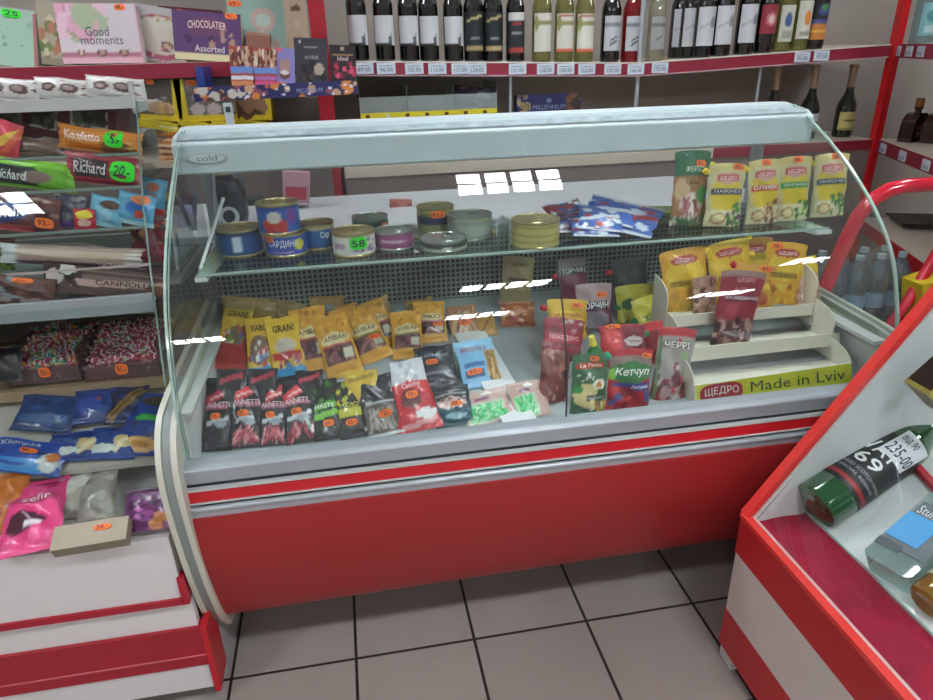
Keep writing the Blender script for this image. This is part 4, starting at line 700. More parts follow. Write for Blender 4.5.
m = M(); a = atY(0, 392, 1.69); b = atY(168, 386, 1.69); m.b2((LX0+.05, 1.69, a.z-.012), (LX1-.02, 2.05, a.z-.002), mat('brown_card', '#a58a6e')); m.b2((LX0+.05, 1.685, a.z-.03), (LX1-.02, 1.69, a.z-.002), mat('brown_card', '#a58a6e')); m.build('cardboard_riser', sc, world=True)
cbox('flat tan cardboard lid lying at the back above the candies', (60, 335), (48, 330), 90, .1, 1.98, '#a88f78')
bag('chocolate_bag', 'black glossy bag at the left edge beside the candies', 'sweets bag', None, (2, 382), (2, 348), 36, 30, '#241e22', [('s', 0, 0, 1, 1, 8, .08, ['#3c3038', '#8a8488', '#5a2c38'])], Y=1.68, sd=141)
WB = 'blue wafer bags on the slope of the showcase'
wb = [((40, 432), (55, 396), 56, '#27406e', 'dark navy wafer bag at the top left of the blue bags', None, 'S'), ((92, 424), (97, 390), 38, '#2b3f80', 'navy wafer bag with a red spot, top row middle', None, ''), ((124, 424), (130, 388), 36, '#2c2f52', 'dark wafer bag with golden wafers, top row beside the tilted bag', None, 'g'),
      ((22, 474), (38, 442), 70, '#2c4fa4', 'bright blue wafer bag with white lettering and an orange sticker', (.5, .62, .12, .08), 'K'), ((73, 462), (80, 432), 50, '#2a468c', 'blue wafer bag with a cream wafer picture, front row middle', None, 'w'), ((110, 460), (118, 428), 44, '#2a468c', 'blue wafer bag with two cream wafers, front row right', None, 'w'),
      ((138, 456), (156, 394), 42, '#26408c', 'tall tilted blue wafer bag with a green patch near the grey end cap', None, 't')]
for i, (b, t, w, c, lb, sk, kd) in enumerate(wb):
    ops = [('s', 0, .1, 1, .95, 8, .08, ['#1d2f5c', '#35549a', '#223a78'])]
    tx = ()
    if kd == 'K': ops += [('r', 0, .05, .75, .4, '#3f8fd0'), ('d', 0, .28, .5, .2, .05, '#2c4fa4'), ('e', .82, .35, .14, .28, '#c9d0cc'), ('e', .85, .5, .08, .14, '#c8783c')]; tx = (('Klumpka', .04, .72, .6, .92, '#e6ecf4', .05),)
    if kd == 'w': ops += [('e', .75, .5, .2, .22, '#c9b07a'), ('d', .6, .2, .95, .85, .06, '#e0d2a8'), ('e', .3, .3, .3, .14, '#cfd8d4')]
    if kd == 'g': ops += [('d', .1, .1, .9, .9, .12, '#8a6a3c'), ('d', .1, .1, .9, .9, .03, '#5a3c20')]
    if kd == 't': ops += [('e', .5, .16, .38, .12, '#d8a868'), ('e', .5, .16, .2, .05, '#b8803c'), ('e', .6, .56, .34, .06, '#3fae3c'), ('e', .6, .85, .3, .1, '#4a4030')]
    if kd == '': ops += [('e', .6, .6, .1, .08, '#c8442c'), ('e', .4, .5, .3, .2, '#3450a0')]
    if kd == 'S': ops += [('r', .1, .2, .95, .42, '#3f5c86')]
    bag('wafer_bag', lb, 'wafer bag', WB, b, t, w, 58, c, ops, tx, sk, Y=((0, 1.5, .634+.012*(i < 3)), (0, -.4375, 1)), sd=150+i, th=.03)
m = M(); s = [(1.50, .625), (1.9, .80), (1.9, .79), (1.50, .612)]; m.prism(s, LX0+.03, LX1-.01, 0, plain('#b9b3a8', .5)); m.build('sloping_tray', sc, world=True)
bag('sweets_bag', 'orange glossy bag at the bottom left of the showcase', 'sweets bag', None, (6, 535), (12, 474), 36, 62, '#c8702c', [('s', 0, 0, 1, 1, 10, .09, ['#e0944a', '#a8501c'])], Z=.552, sd=160, th=.05)
bag('sweets_bag', 'pink zefir bag with a white barcode on the showcase floor', 'sweets bag', None, (28, 555), (42, 482), 54, 74, '#d8407c', [('e', .4, .35, .34, .12, '#4a2030'), ('r', .1, .62, .9, .7, '#b0305a'), ('s', 0, 0, 1, .2, 6, .1, ['#e86a9a', '#c83470']), ('r', .45, .26, .7, .34, '#dcd8dc'), ('e', .7, .88, .2, .08, '#b81e5a')], [('zefir', .3, .62, .8, .7, '#f0c0d0')], Z=.552, sd=161, th=.05)
bag('sweets_bag', 'clear bag of pale wafers, left of two behind the tan box', 'sweets bag', 'clear bags of pale wafers', (66, 520), (75, 474), 44, 66, '#a39a90', [('s', 0, 0, 1, 1, 14, .12, ['#b8b0a6', '#8f877e', '#c9c4bc'])], Z=.552, sd=162, th=.05)
bag('sweets_bag', 'clear bag of pale wafers, right of two, slumped', 'sweets bag', 'clear bags of pale wafers', (96, 528), (100, 474), 34, 70, '#948c84', [('s', 0, 0, 1, 1, 14, .12, ['#aaa298', '#827a72', '#bab4ac'])], Z=.552, sd=163, th=.04)
carton('flat_box', 'flat tan box with an orange sticker on the showcase floor', 'cardboard box', None, (88, 545), (92, 521), 70, 66, .03, '#a89c88', [], (), (.66, .66, .12, .12), Z=.575, seed=164, side='#8f8472')
bag('sweets_bag', 'purple bag with golden caramels beside the grey end cap', 'sweets bag', None, (148, 532), (156, 488), 52, 66, '#5c2a5c', [('s', .5, 0, 1, .5, 12, .1, ['#d09a70', '#b87848', '#7a3a6a']), ('s', 0, .2, .7, .9, 16, .06, ['#8a3f8c', '#3c1a40', '#a85aa0']), ('e', .75, .7, .14, .08, '#a8a0a8')], Z=.552, sd=165, th=.04)

# ================================================================ wall shelving behind
SHW = mat('shelf_cream', '#cbbfae', .5); TAG = mat('price_card', '#c9d3de', .5); POST = mat('red_post', '#a31226', .35, coat=.3); POSTR = mat('bright_red_post', '#c4161f', .3, coat=.4)
FY = 2.85
def price_cards(parent, segs, z0fn, P=lambda x: V((x, FY-.004, 0)), name='price_card'):
    for i, x in enumerate(segs):
        p = P(x); z = z0fn(x); k = M(); k.b2((x-.036, FY-.011, z-.045), (x+.036, FY-.008, z-.005), TAG)
        put_text(k, '%d.00' % (89+i*7 % 90), lambda u, v, o: (x-.028+.056*u, FY-.0115, z-.040+.03*v), .05, .1, .95, .62, plain('#6a7286', .5))
        k.b2((x-.026, FY-.0115, z-.017), (x+.02, FY-.011, z-.014), plain('#8a92a2', .5)); k.build(name, parent, world=True)
# left unit
lu = empty('chocolate_shelving', (-.9, 3.0, 0)); tag(lu, 'maroon edged wall shelving holding the boxed chocolates', 'shelving unit')
ZL = 1.497
m = M(); m.b2((-2.2, FY, ZL-.018), (-.05, 3.28, ZL), SHW); m.b2((-2.2, FY-.006, ZL-.052), (-.05, FY, ZL-.001), MARS); m.build('upper_shelf', lu, world=True)
ZS = atY(172, 161, 2.83).z; ZR = atY(195, 131, 2.83).z
m = M(); m.b2((-2.2, FY-.05, ZS-.02), (-.05, 3.28, ZS), SHW); m.build('lower_shelf', lu, world=True)
m = M(); m.b2((-2.2, FY-.05, .0), (-.05, FY-.03, ZS-.02), plain('#6e625c', .7)); m.build('base_cupboard', lu, world=True)
m = M(); m.b2((-.075, FY-.02, 0), (-.015, FY+.04, 2.3), POST); m.build('upright', lu, world=True)
def zmid(x): return 1.487-.04*x/1.25 if x < 1.25 else 1.447+.044*(x-1.25)/1.19
wu = empty('wine_shelving', (1.25, 3.0, 0)); tag(wu, 'long wall shelving with maroon edge strip carrying the wine bottles', 'shelving unit')
for a, b in ((0, 1.25), (1.25, 2.40)):
    m = M(); za, zb = zmid(a), zmid(b)
    def slab(y0, y1, t0, t1, mt_): m.add([(a, y0, za+t0), (b, y0, zb+t0), (b, y1, zb+t0), (a, y1, za+t0), (a, y0, za+t1), (b, y0, zb+t1), (b, y1, zb+t1), (a, y1, za+t1)], [(0, 1, 2, 3), (4, 5, 6, 7), (0, 1, 5, 4), (1, 2, 6, 5), (2, 3, 7, 6), (3, 0, 4, 7)], mt_)
    slab(FY, 3.28, 0, -.018, SHW); slab(FY-.005, FY, -.004, -.048, MARS); slab(FY-.008, FY-.001, .001, -.004, plain('#d9d2ca', .4)); slab(FY-.008, FY-.001, -.048, -.053, plain('#b9a0a4', .4)); m.build('wine_shelf', wu, world=True)
price_cards(wu, [atY(x, 68, FY).x for x in (364, 386, 414, 437, 460, 477, 517, 545, 565, 586, 612, 635, 659, 799, 818)], zmid)
m = M(); m.b2((0, FY+.0, 1.07), (2.42, 3.28, 1.09), SHW); m.b2((0, FY-.006, 1.045), (1.62, FY, 1.088), SHW); m.b2((1.62, FY-.006, 1.045), (2.42, FY, 1.088), MARS); m.b2((0, FY, .0), (2.42, FY+.02, 1.05), plain('#7a6c66', .7)); m.build('lower_shelf', wu, world=True)
for x, r_ in ((.70, .006), (1.25, .009), (1.81, .006)):
    m = M(); m.tube([(x, FY+.02, 1.09), (x, FY+.02, zmid(x)-.02)], r_, STEEL, 10); m.build('steel_rod', wu, world=True)
m = M(); m.tube([(1.25, FY+.02, zmid(1.25)), (1.25, FY+.02, 2.2)], .009, STEEL, 10); m.build('steel_rod', wu, world=True)
m = M(); a, b = atY(906, -10, FY), atY(870, 172, FY)
m.b2((2.412, FY-.018, 0), (2.446, FY+.02, 2.3), POSTR); m.build('corner_upright', wu, world=True)

# chocolate boxes on the upper shelf
CB = 'gift boxes of chocolates on the upper shelf'
carton('chocolate_box', 'mint green gift box with a green tag at the left edge of the shelf', 'chocolate box', CB, (13, 63), (10, 4), 44, 6, .03, '#9fc0ae', [('r', 0, .3, .12, .7, '#d8dad2'), ('s', 0, 0, 1, .9, 10, .04, ['#6f9a86', '#86ac98']), ('r', .94, 0, 1, 1, '#b06468'), ('r', 0, .96, 1, 1, '#a8b8ae')], (), (.5, .9, .2, .07, '25'), Y=2.93, seed=1)
carton('chocolate_box', 'small dark red box squeezed behind the mint green gift box', 'chocolate box', CB, (39, 60), (36, 22), 20, 4, .04, '#8c2430', [('r', 0, 0, 1, .5, '#3f2430'), ('s', 0, .1, 1, .9, 8, .1, ['#5a4a70', '#c06a6a'])], Y=3.08, seed=2)
carton('chocolate_box', 'pale olive box with roses and leaves, half hidden behind the pink gift box', 'chocolate box', CB, (57, 60), (50, -4), 30, 6, .02, '#a39a84', [('s', 0, .1, 1, .7, 26, .12, ['#6f7a4a', '#a8705a', '#c0b49a', '#5a6a3c']), ('r', 0, 0, 1, .1, '#8a8070')], Y=2.93, seed=3)
carton('chocolate_box', 'large pink and white gift box with flowers and three chocolates', 'chocolate box', CB, (104, 62), (94, 2), 76, 8, .045, '#cfc4ca', [('s', 0, .45, .5, 1, 26, .12, ['#d8a0b8', '#c98aa8', '#dcb8c8', '#a8b494']), ('r', 0, 0, 1, .1, '#d4a8b4'), ('r', 0, .12, 1, .2, '#a86a7c'), ('e', .24, .18, .055, .06, '#7d5a50'), ('e', .24, .19, .03, .035, '#d8c4b8'), ('e', .5, .18, .065, .06, '#6a4440'), ('e', .77, .18, .065, .06, '#6a4440'), ('e', .5, .19, .03, .03, '#b08a80'), ('e', .77, .19, .03, .03, '#b08a80'), ('d', .25, .42, .1, .55, .02, '#8a9a5a'), ('r', .98, 0, 1, 1, '#d890a8')], [('Good', .33, .46, .62, .62, '#5f5a66'), ('moments', .26, .32, .78, .44, '#5f5a66')], (.8, .94, .07, .05), Y=2.92, seed=4)
carton('chocolate_box', 'white gift box with a big heart shaped wreath, behind the purple box', 'chocolate box', CB, (160, 61), (160, 6), 50, 5, .03, '#b4aeb0', [('e', .5, .45, .56, .42, '#a8546c'), ('e', .5, .48, .46, .34, '#cfc8bc'), ('e', .35, .66, .26, .15, '#cfc8bc'), ('e', .62, .3, .12, .1, '#7a5a50'), ('e', .62, .31, .07, .05, '#c9a890'), ('s', .3, .74, .9, .86, 8, .05, ['#a8884a', '#c0a86a']), ('s', 0, .0, 1, .3, 12, .04, ['#c06a80', '#d8b4bc'])], (), (.9, .96, .12, .06), Y=2.98, seed=5)
carton('chocolate_box', 'purple chocolate box with curved cream lettering', 'chocolate box', CB, (209, 60), (206, 11), 65, 6, .03, '#5a3a6c', [('r', 0, 0, 1, .13, '#d8cfa4'), ('e', .5, .7, .3, .2, '#6d3f60'), ('s', .1, .3, .95, .6, 8, .04, ['#3a2444', '#42284c', '#b08a7a']), ('r', .26, .93, .72, .95, '#86709a')], [('CHOCOLATIER', .22, .64, .78, .8, '#ecd8cc', 0, .03), ('Assorted', .3, .18, .74, .32, '#d8ccd4')], (.86, .95, .09, .06), Y=2.90, seed=6, side='#cfc59c')
carton('chocolate_box', 'mint and peach gift box with round truffles, right end of the chocolate shelf', 'chocolate box', CB, (272, 60), (266, 1), 76, 6, .045, '#93b5a8', [('e', .44, .66, .16, .2, '#c9a8a0'), ('e', .44, .66, .1, .12, '#b8ccc0'), ('r', .72, 0, 1, 1, '#c9b49c'), ('e', .87, .86, .06, .06, '#6a4c40'), ('e', .88, .6, .06, .06, '#cfc6b8'), ('e', .88, .34, .06, .06, '#b89a84'), ('s', .1, .1, .6, .4, 10, .07, ['#a8c8ba', '#c9b8b0'])], (), (.1, .93, .09, .05), Y=2.97, seed=7)
carton('small_carton', 'small brown carton in front of the mint and peach box', 'carton', None, (258, 60), (258, 33), 23, 4, .05, '#8d5f50', [('r', 0, .9, 1, 1, '#a87a68')], Y=2.91, seed=8)
for i, (bx, w) in enumerate([(8, 50), (190, 60)]):
    pass
carton('chocolate_box', 'dark red box whose edge shows above the others at the top of the picture', 'chocolate box', None, (190, 40), (186, -14), 60, 4, .04, '#5a1c28', [('s', 0, 0, 1, 1, 8, .08, ['#7a2a34', '#3c1418'])], Y=3.12, seed=9)
# yellow window boxes on the lower shelf
YB = 'yellow boxes with clear windows on the lower shelf'
def ybox(lb, b, t, w, ops, Y, i): return carton('window_box', lb, 'cookie box', YB, b, t, w, 0, .14, '#cdb724', ops, (), (.3, .9, .09, .06) if i != 2 else None, Y=Y, seed=i, side='#b09c20', yaw=0)
ybox('yellow window box with pale flat cookies, next to the sweets showcase', (162, 121), (158, 78), 40, [('r', .0, .14, .8, 1, '#4a443e'), ('e', .4, .34, .4, .14, '#c09a78'), ('e', .55, .26, .3, .1, '#b08a6a'), ('r', 0, .0, 1, .02, '#8a7a20')], 2.86, 0)
ybox('yellow window box with round white marshmallow balls', (209, 121), (202, 78), 56, [('r', .18, .16, 1, 1, '#6a6460'), ('e', .34, .28, .13, .14, '#b8aeaa'), ('e', .62, .28, .13, .14, '#b4aaa6'), ('e', .88, .3, .12, .14, '#a89e9a'), ('e', .4, .55, .13, .12, '#9c928e'), ('e', .7, .6, .12, .12, '#8c827e'), ('e', .3, .8, .12, .12, '#847a76')], 2.86, 1)
ybox('yellow window box with brown cookies, behind the navy display tray', (250, 120), (246, 84), 44, [('r', .1, .14, .86, 1, '#4a3c34'), ('s', .14, .16, .84, .8, 14, .12, ['#7a5440', '#8f6a50', '#5a3c30'])], 2.88, 2)
for i, (bx, w, lb) in enumerate([(212, 60, 'brown case of biscuits under the yellow boxes, mostly hidden by the canopy'), (262, 34, 'brown case of biscuits at the right under the yellow boxes')]):
    carton('biscuit_case', lb, 'carton', None, (bx, 161), (bx, 131), w, 0, .2, '#7a5238', [('r', 0, .6, 1, .66, '#b8906a')], Y=2.86, seed=i)
for i, (bx, w, lb) in enumerate([(160, 42, 'lower yellow box right beside the sweets showcase'), (195, 34, 'lower yellow box under the marshmallow balls'), (224, 26, 'lower yellow box left of the white plastic post'), (252, 36, 'lower yellow box, rightmost one')]):
    carton('cookie_box', lb, 'cookie box', 'lower row of yellow boxes', (bx, 130), (bx, 122), w-2, 0, .13, '#d2bb22', [('r', .5, .3, .9, .7, '#e6dc9a')], Y=2.83, seed=i)
bag('biscuit_bag', 'orange and brown striped biscuit bag beside the canopy corner', 'biscuit bag', None, (172, 161), (168, 132), 22, 2, '#c07838', [('r', 0, .1, 1, .18, '#e0c0a0'), ('r', 0, .3, 1, .38, '#e0c0a0'), ('r', 0, .5, 1, .58, '#e0c0a0'), ('r', 0, .7, 1, .78, '#e8c8a8'), ('r', 0, .2, 1, .28, '#6a3420'), ('r', 0, .4, 1, .48, '#6a3420')], (), (.6, .9, .3, .08), Y=2.85, sd=170)
# navy counter display tray hung on the shelf edge, with bars
nv = carton('display_tray', 'navy printed cardboard tray with nuts and stars, fixed to the shelf edge', 'display tray', None, (278, 98), (276, 84), 160, 0, .05, '#262a5c', [('s', 0, 0, 1, 1, 26, .022, ['#d8863c', '#b8603c', '#8a4a5c', '#c9a07a']), ('s', 0, 0, 1, 1, 18, .008, ['#dfe0ec']), ('s', 0, 0, .3, 1, 8, .03, ['#5a3a34', '#c9c2b8'])], [('MILLENNIUM', .62, .3, .78, .6, '#9aa4cc')], Y=2.64, seed=11)
m = M(); p = atY(208, 75, 2.83); m.b2((p.x-.012, 2.66, p.z-.05), (p.x+.012, 2.838, p.z+.03), plain('#2a3f8c', .4)); m.add([tuple(atY(195, 62, 2.836)), tuple(atY(198, 62, 2.836)), tuple(atY(199, 86, 2.66)), tuple(atY(197, 86, 2.66))], [(0, 1, 2, 3)], glassmat('clear_plastic', '#eef4f4')); o = m.build('hanging_tab', nv); o.matrix_parent_inverse = nv.matrix_world.inverted() if False else Matrix.Identity(4); o.matrix_local = nv.matrix_basis.inverted()
m = M(); p = atY(227, 103, 2.60); m.b2((p.x-.014, 2.60, 1.26), (p.x+.014, 2.612, atY(227, 103, 2.6).z), plain('#c4d0d2', .4)); m.b2((p.x-.008, 2.598, p.z-.03), (p.x+.008, 2.6, p.z-.012), plain('#3a4448', .5)); m.b2((p.x-.012, 2.60, 1.021), (p.x+.012, 2.612, 1.27), plain('#4a5052', .5)); m.b2((p.x-.07, 2.53, 1.0205), (p.x+.07, 2.615, 1.04), plain('#33383a', .5)); tag(m.build('scale_display_post'), 'pale plastic post with a small dark window behind the canopy', 'scale post')
def bar(lb, b, t, w, base, ops, tx=(), stk=None, i=0, cat='chocolate bar', grp='chocolate bars in the navy tray', Y=2.655, tl=4):
    return carton('chocolate_bar', lb, cat, grp, b, t, w, tl, .012, base, ops, tx, stk, Y=Y, seed=i)
st = [('r', 0, .55, 1, .92, '#b8906c'), ('s', 0, .5, 1, .95, 16, .14, ['#5a2c28', '#c9a88c', '#d8c8b8', '#7a3a30']), ('r', 0, .36, 1, .52, '#6a8ccc'), ('r', 0, .2, 1, .3, '#dcdce4'), ('r', 0, .06, 1, .16, '#d88a5a')]
for i, (x, xt) in enumerate([(238, 234), (248, 247)]): bar(['striped bar with blue and orange bands, leftmost in the navy tray', 'striped bar with blue and orange bands, second in the navy tray'][i], (x, 88), (xt, 46), 11, '#a8483c', st, (), None, i, Y=2.65)
st2 = st[:3]+[('r', 0, .2, 1, .3, '#b06ab0'), ('r', 0, .06, 1, .16, '#d8507c')]
for i, (x, xt) in enumerate([(261, 258), (271, 271)]): bar(['striped bar with blue and pink bands, left of the lilac bar', 'striped bar with blue and pink bands, touching the lilac bar'][i], (x, 88), (xt, 48), 11, '#a8483c', st2, (), None, i+4, Y=2.65)
bar('lilac chocolate bar with a brown picture', (285, 86), (284, 48), 20, '#8a82c0', [('r', .3, .3, .75, .7, '#b08a7c'), ('e', .5, .3, .26, .12, '#6a4038'), ('e', .5, .36, .2, .06, '#e0d8d8'), ('r', .02, .9, .4, 1, '#d86a80')], (), (.3, .04, .2, .06), 10)
bar('large dark grey chocolate bar in the middle of the tray', (313, 86), (310, 38), 32, '#33343c', [('s', .2, .15, .9, .45, 8, .12, ['#221c20', '#4a3c3c', '#b0a090']), ('r', .3, .8, .7, .83, '#8a8a90'), ('e', .2, .92, .03, .03, '#d8d8e0')], [('64% ЧОРНИЙ', .3, .56, .72, .66, '#a8a8ac')], (.25, .02, .16, .05), 11)
bar('dark chocolate bar with pink berries, rightmost in the tray', (344, 84), (342, 45), 26, '#241c20', [('s', .1, .2, .95, .55, 18, .09, ['#c02a50', '#7a1c38', '#d84a6a']), ('r', .1, .74, .9, .78, '#a88a5a'), ('r', 0, 0, 1, .04, '#e0d8d8'), ('e', .5, .9, .08, .05, '#a89a80')], [('Ideal', .3, .6, .7, .72, '#d8c0c0')], (.55, .0, .16, .06), 12)
# clear tray with yellow price rail + sweets packet, and the navy box
def shelf_thing_y(px, py): return atY(px, py, 2.9)
a, b = atY(361, 119, 2.87), atY(497, 117, 2.87); zz = 1.091
r = empty('clear_sweets_tray', ((a.x+b.x)/2, 2.95, zz)); tag(r, 'large clear plastic tray with a yellow price rail under the wine shelf', 'sweets tray'); w = b.x-a.x; h_ = .30
gm = glassmat('clear_plastic_tray', '#e8f0ee', .07, .02, .25, '#dce6e2')
k = M(); k.b2((-w/2, -.08, 0), (w/2, -.078, h_-.04), gm); 
for q in (-.5, -.16, .18, .5): k.b2((w*q-.001, -.08, 0), (w*q+.001, .2, h_), gm)
k.b2((-w/2, -.08, .125), (w/2, .2, .129), gm); k.build('clear_body', r)
zr = atY(430, 114, 2.87).z-zz
k = M(); k.b2((-w/2, -.084, zr-.012), (w/2, -.08, zr+.012), plain('#d8c828', .4))
for i in range(7): k.b2((-w/2+w*(i+.35)/7-.008, -.0855, zr-.006), (-w/2+w*(i+.35)/7+.008, -.084, zr+.006), plain('#4a3020' if i != 1 else '#dcdcdc', .5))
k.build('price_rail', r)
bag('sweets_packet', 'crumpled dark purple sweets packet lying in the clear tray', 'sweets bag', None, (474, 112), (474, 88), 44, 40, '#4a3c50', [('s', 0, 0, 1, 1, 22, .1, ['#2c2430', '#7a6c84', '#3c3044', '#9a92a0'])], Y=2.93, sd=180, th=.05)
carton('chocolate_box', 'long navy chocolate box with nuts under the wine shelf', 'chocolate box', None, (549, 117), (549, 94), 66, 6, .05, '#2c2f6c', [('s', 0, 0, .16, 1, 14, .05, ['#c9b48a', '#8a7a5c', '#a89868']), ('s', .8, .2, 1, 1, 14, .05, ['#3c2420', '#8a5a40', '#b8a890']), ('s', 0, 0, 1, .2, 8, .04, ['#d8845a', '#b85a3c']), ('e', .5, .72, .04, .1, '#8a94c0')], [('MILLENNIUM', .25, .34, .76, .54, '#aab2d6')], Y=2.92, seed=12)

# clutter on the worktop behind the glass
P = atZ(228, 226, 1.0215); m = M(); m.lathe([(0, 0), (.055, 0), (.06, .02), (.06, .1), (.045, .13), (.03, .135), (.03, .15), (0, .15)], plain('#22242a', .25), 22); o = m.build('dark_jar'); o.location = (P.x, 2.30, 1.0215); tag(o, 'dark rounded jar on the worktop behind the leftmost tin', 'jar')
x_ = atY(227, 208, 2.2).x; m = M(); R2 = V((0, -1, .25)).normalized(); m.lathe([(.020, -.008), (.030, -.008), (.030, .008), (.020, .008), (.020, -.008)], plain('#a9adb0', .4), 22, (0, 0, .031), R2); o = m.build('tape_roll'); o.location = (x_, 2.215, 1.0225); tag(o, 'grey roll of tape propped against the dark jar', 'tape roll')
carton('small_carton', 'small pink and red carton on the worktop behind the stacked tins', 'carton', None, (296, 203), (296, 172), 26, 3, .05, '#b88a98', [('r', .1, .1, .9, .5, '#b83a4c')], Y=2.42, seed=15)
carton('small_carton', 'small orange and red carton on the worktop behind the purple tin', 'carton', None, (401, 217), (401, 200), 22, 3, .03, '#c07a68', [('s', 0, 0, 1, 1, 8, .2, ['#d8603c', '#a85a5a'])], Y=2.35, seed=16)
bag('sweets_bag', 'blue and dark packet on the worktop behind the left glass end', 'sweets bag', None, (186, 240), (186, 198), 22, 12, '#3a3f5c', [('s', 0, 0, 1, 1, 12, .12, ['#2c3c8c', '#6a3a3c', '#22242c'])], Y=2.2, sd=190)

# ================================================================ bottles
LIQ = {'dark': mat('black_glass', '#0d1110', .08, spec=.8, coat=.6), 'green': mat('dark_green_glass', '#16231a', .08, spec=.8, coat=.6)}
def clearg(name, tint, body, op): return glassmat(name, tint, .08, .02, op, body)
WHW = clearg('white_wine_glass', '#d4d4a4', '#84844e', .42); ROSE = clearg('rose_glass', '#d87070', '#8a1f26', .6); PALE = clearg('pale_glass', '#dfe2d0', '#b0b09a', .35); CLR = clearg('clear_bottle_glass', '#d8e8e8', '#9ab4b8', .3); BRN = mat('cognac_glass', '#2a1410', .1, spec=.8, coat=.6)
def bottle(lb, px, Y, zb, r, h, glass, cap, capm, label, ops, tx=(), group=None, x=None, shoulder=.62, lab2=None, name='wine_bottle', cat='wine bottle', nr=.33, yaw=0, lu0=.36, lu1=.64, stk=None, foil=.0):
    if x is None: x = atY(px, 60, Y).x
    o_r = r*nr; sh = shoulder*h
    m = M(); prof = [(0, .004), (r*.55, .0), (r*.95, .0), (r, .006), (r, sh*.5), (r, sh), (r*.97, sh+.012), (r*.82, sh+.032), (r*.56, sh+.055), (o_r*1.1, sh+.078), (o_r, sh+.1), (o_r, h-.02), (o_r*1.18, h-.018), (o_r*1.18, h-.006), (o_r, h), (0, h)]
    m.lathe(prof, glass, 24)
    o = m.build(name); o.location = (x, Y, zb); o.rotation_euler.z = yaw; tag(o, lb, cat, group)
    k = M(); q = foil or h*.17; k.lathe([(o_r*1.03, h-q), (o_r*1.05, h-.02), (o_r*1.24, h-.019), (o_r*1.24, h-.004), (o_r*1.1, h+.001), (0, h+.001)], capm, 16); k.build(cap, o)
    k = M(); z0, z1 = label[0]*h, label[1]*h; an = label[2] if len(label) > 2 else 1.15
    def S(u, v, of=0): a = -PI/2+(u-.5)*2*an; return ((r+.0006+of)*math.cos(a), (r+.0006+of)*math.sin(a), z0+(z1-z0)*v)
    k.grid(lambda u, v: S(u, v), 18, 18, CARD, paint(18, 18, label[3] if len(label) > 3 else '#c9ccd0', ops, 3))
    for t in tx: put_text(k, t[0], S, *t[1:5], plain(t[5], .5))
    k.build('bottle_label', o)
    if lab2:
        k = M(); a0, a1, c2 = lab2
        k.grid(lambda u, v: ((r+.0006)*math.cos(-PI/2+(u-.5)*2), (r+.0006)*math.sin(-PI/2+(u-.5)*2), (a0+(a1-a0)*v)*h), 10, 4, CARD, paint(10, 4, c2, [('s', 0, 0, 1, 1, 4, .12, ['#8a8a90'])], 1)); k.build('neck_label', o)
    return o
FB = mat('black_capsule', '#15161a', .35); FW_ = mat('white_capsule', '#c9ccd0', .4); GOLDF = mat('rose_gold_foil', '#b49a80', .32, .6); BLF = mat('black_foil', '#202024', .3)
wl = [('r', 0, 0, .22, .10, '#1a1c1c'), ('r', 0, 0, .8, .06, '#1a1c1c'), ('e', .72, .17, .1, .14, '#50585c'), ('e', .78, .3, .04, .1, '#6a7276')]
GW = 'dark wine bottles with plain white labels, left bay'
for i, (px, lb) in enumerate([(360, 'dark wine bottle with a plain white label, nearest the red upright'), (386, 'dark wine bottle with a plain white label, second on the wine shelf'), (410, 'dark wine bottle with a plain white label, third on the wine shelf'), (430, 'dark wine bottle with a plain white label, fourth on the wine shelf'), (454, 'dark wine bottle with a plain white label, fifth one, beside the black labelled wine')]):
    Y = 2.93; x = atY(px, 60, Y).x; bottle(lb, px, Y, zmid(x)+.001, .039, .31, LIQ['dark'], 'capsule', FB, (.18, .52, 1.2, '#c4c6c8'), wl, (), GW, x)
for i, (px, lb) in enumerate([(474, 'black labelled wine bottle with gold streak, left of two'), (493, 'black labelled wine bottle with gold streak, right of two')]):
    Y = 2.93; x = atY(px, 60, Y).x; bottle(lb, px, Y, zmid(x)+.001, .040, .31, LIQ['dark'], 'capsule', FB, (.12, .58, 1.2, '#1c2426'), [('r', .1, .03, .9, .12, '#a8936a'), ('r', .3, .3, .7, .34, '#7a868a'), ('r', .3, .4, .7, .44, '#68747a'), ('d', .15, .78, .85, .9, .03, '#b0a26a')], (), 'black labelled wine bottles', x)
Y = 2.93; x = atY(515, 60, Y).x; bottle('dark wine bottle with a white neck label and a red stripe near its foot', 515, Y, zmid(x)+.001, .038, .31, LIQ['dark'], 'capsule', FB, (.1, .58, 1.2, '#20262a'), [('r', .1, .82, .9, 1, '#c9c9c6'), ('r', .3, .7, .7, .76, '#a83a3c'), ('r', .25, .45, .75, .5, '#8a9296'), ('r', .15, .05, .85, .12, '#a83c34')], (), None, x)
for i, (px, lb, oc) in enumerate([(541, 'pale white wine bottle with a ragged white label, first of three', None), (563, 'pale white wine bottle with an orange edged label, second of three', '#c8603c'), (583, 'pale white wine bottle with an orange edged label, third of three', '#c8603c')]):
    x = atY(px, 60, Y).x; bottle(lb, px, Y, zmid(x)+.001, .039, .32, WHW, 'white_capsule', FW_, (.12, .56, 1.1, '#cfcec2'), [('r', 0, .72, 1, .8, '#8a8a52'), ('e', .12, .75, .12, .2, '#8f8f58')]+([('r', 0, 0, 1, .1, oc), ('r', .1, .9, .9, .96, '#a85a40')] if oc else []), (), 'pale white wine bottles', x, foil=.06)
x = atY(609, 58, Y).x; bottle('dark blue black wine bottle with a lined white label', 609, Y, zmid(x)+.001, .040, .31, LIQ['dark'], 'capsule', FB, (.14, .56, 1.0, '#b9bdc0'), [('d', .3, .28, .7, .42, .03, '#4a4e54'), ('d', .3, .16, .7, .3, .03, '#4a4e54'), ('r', 0, .72, 1, .78, '#7a8086')], (), None, x)
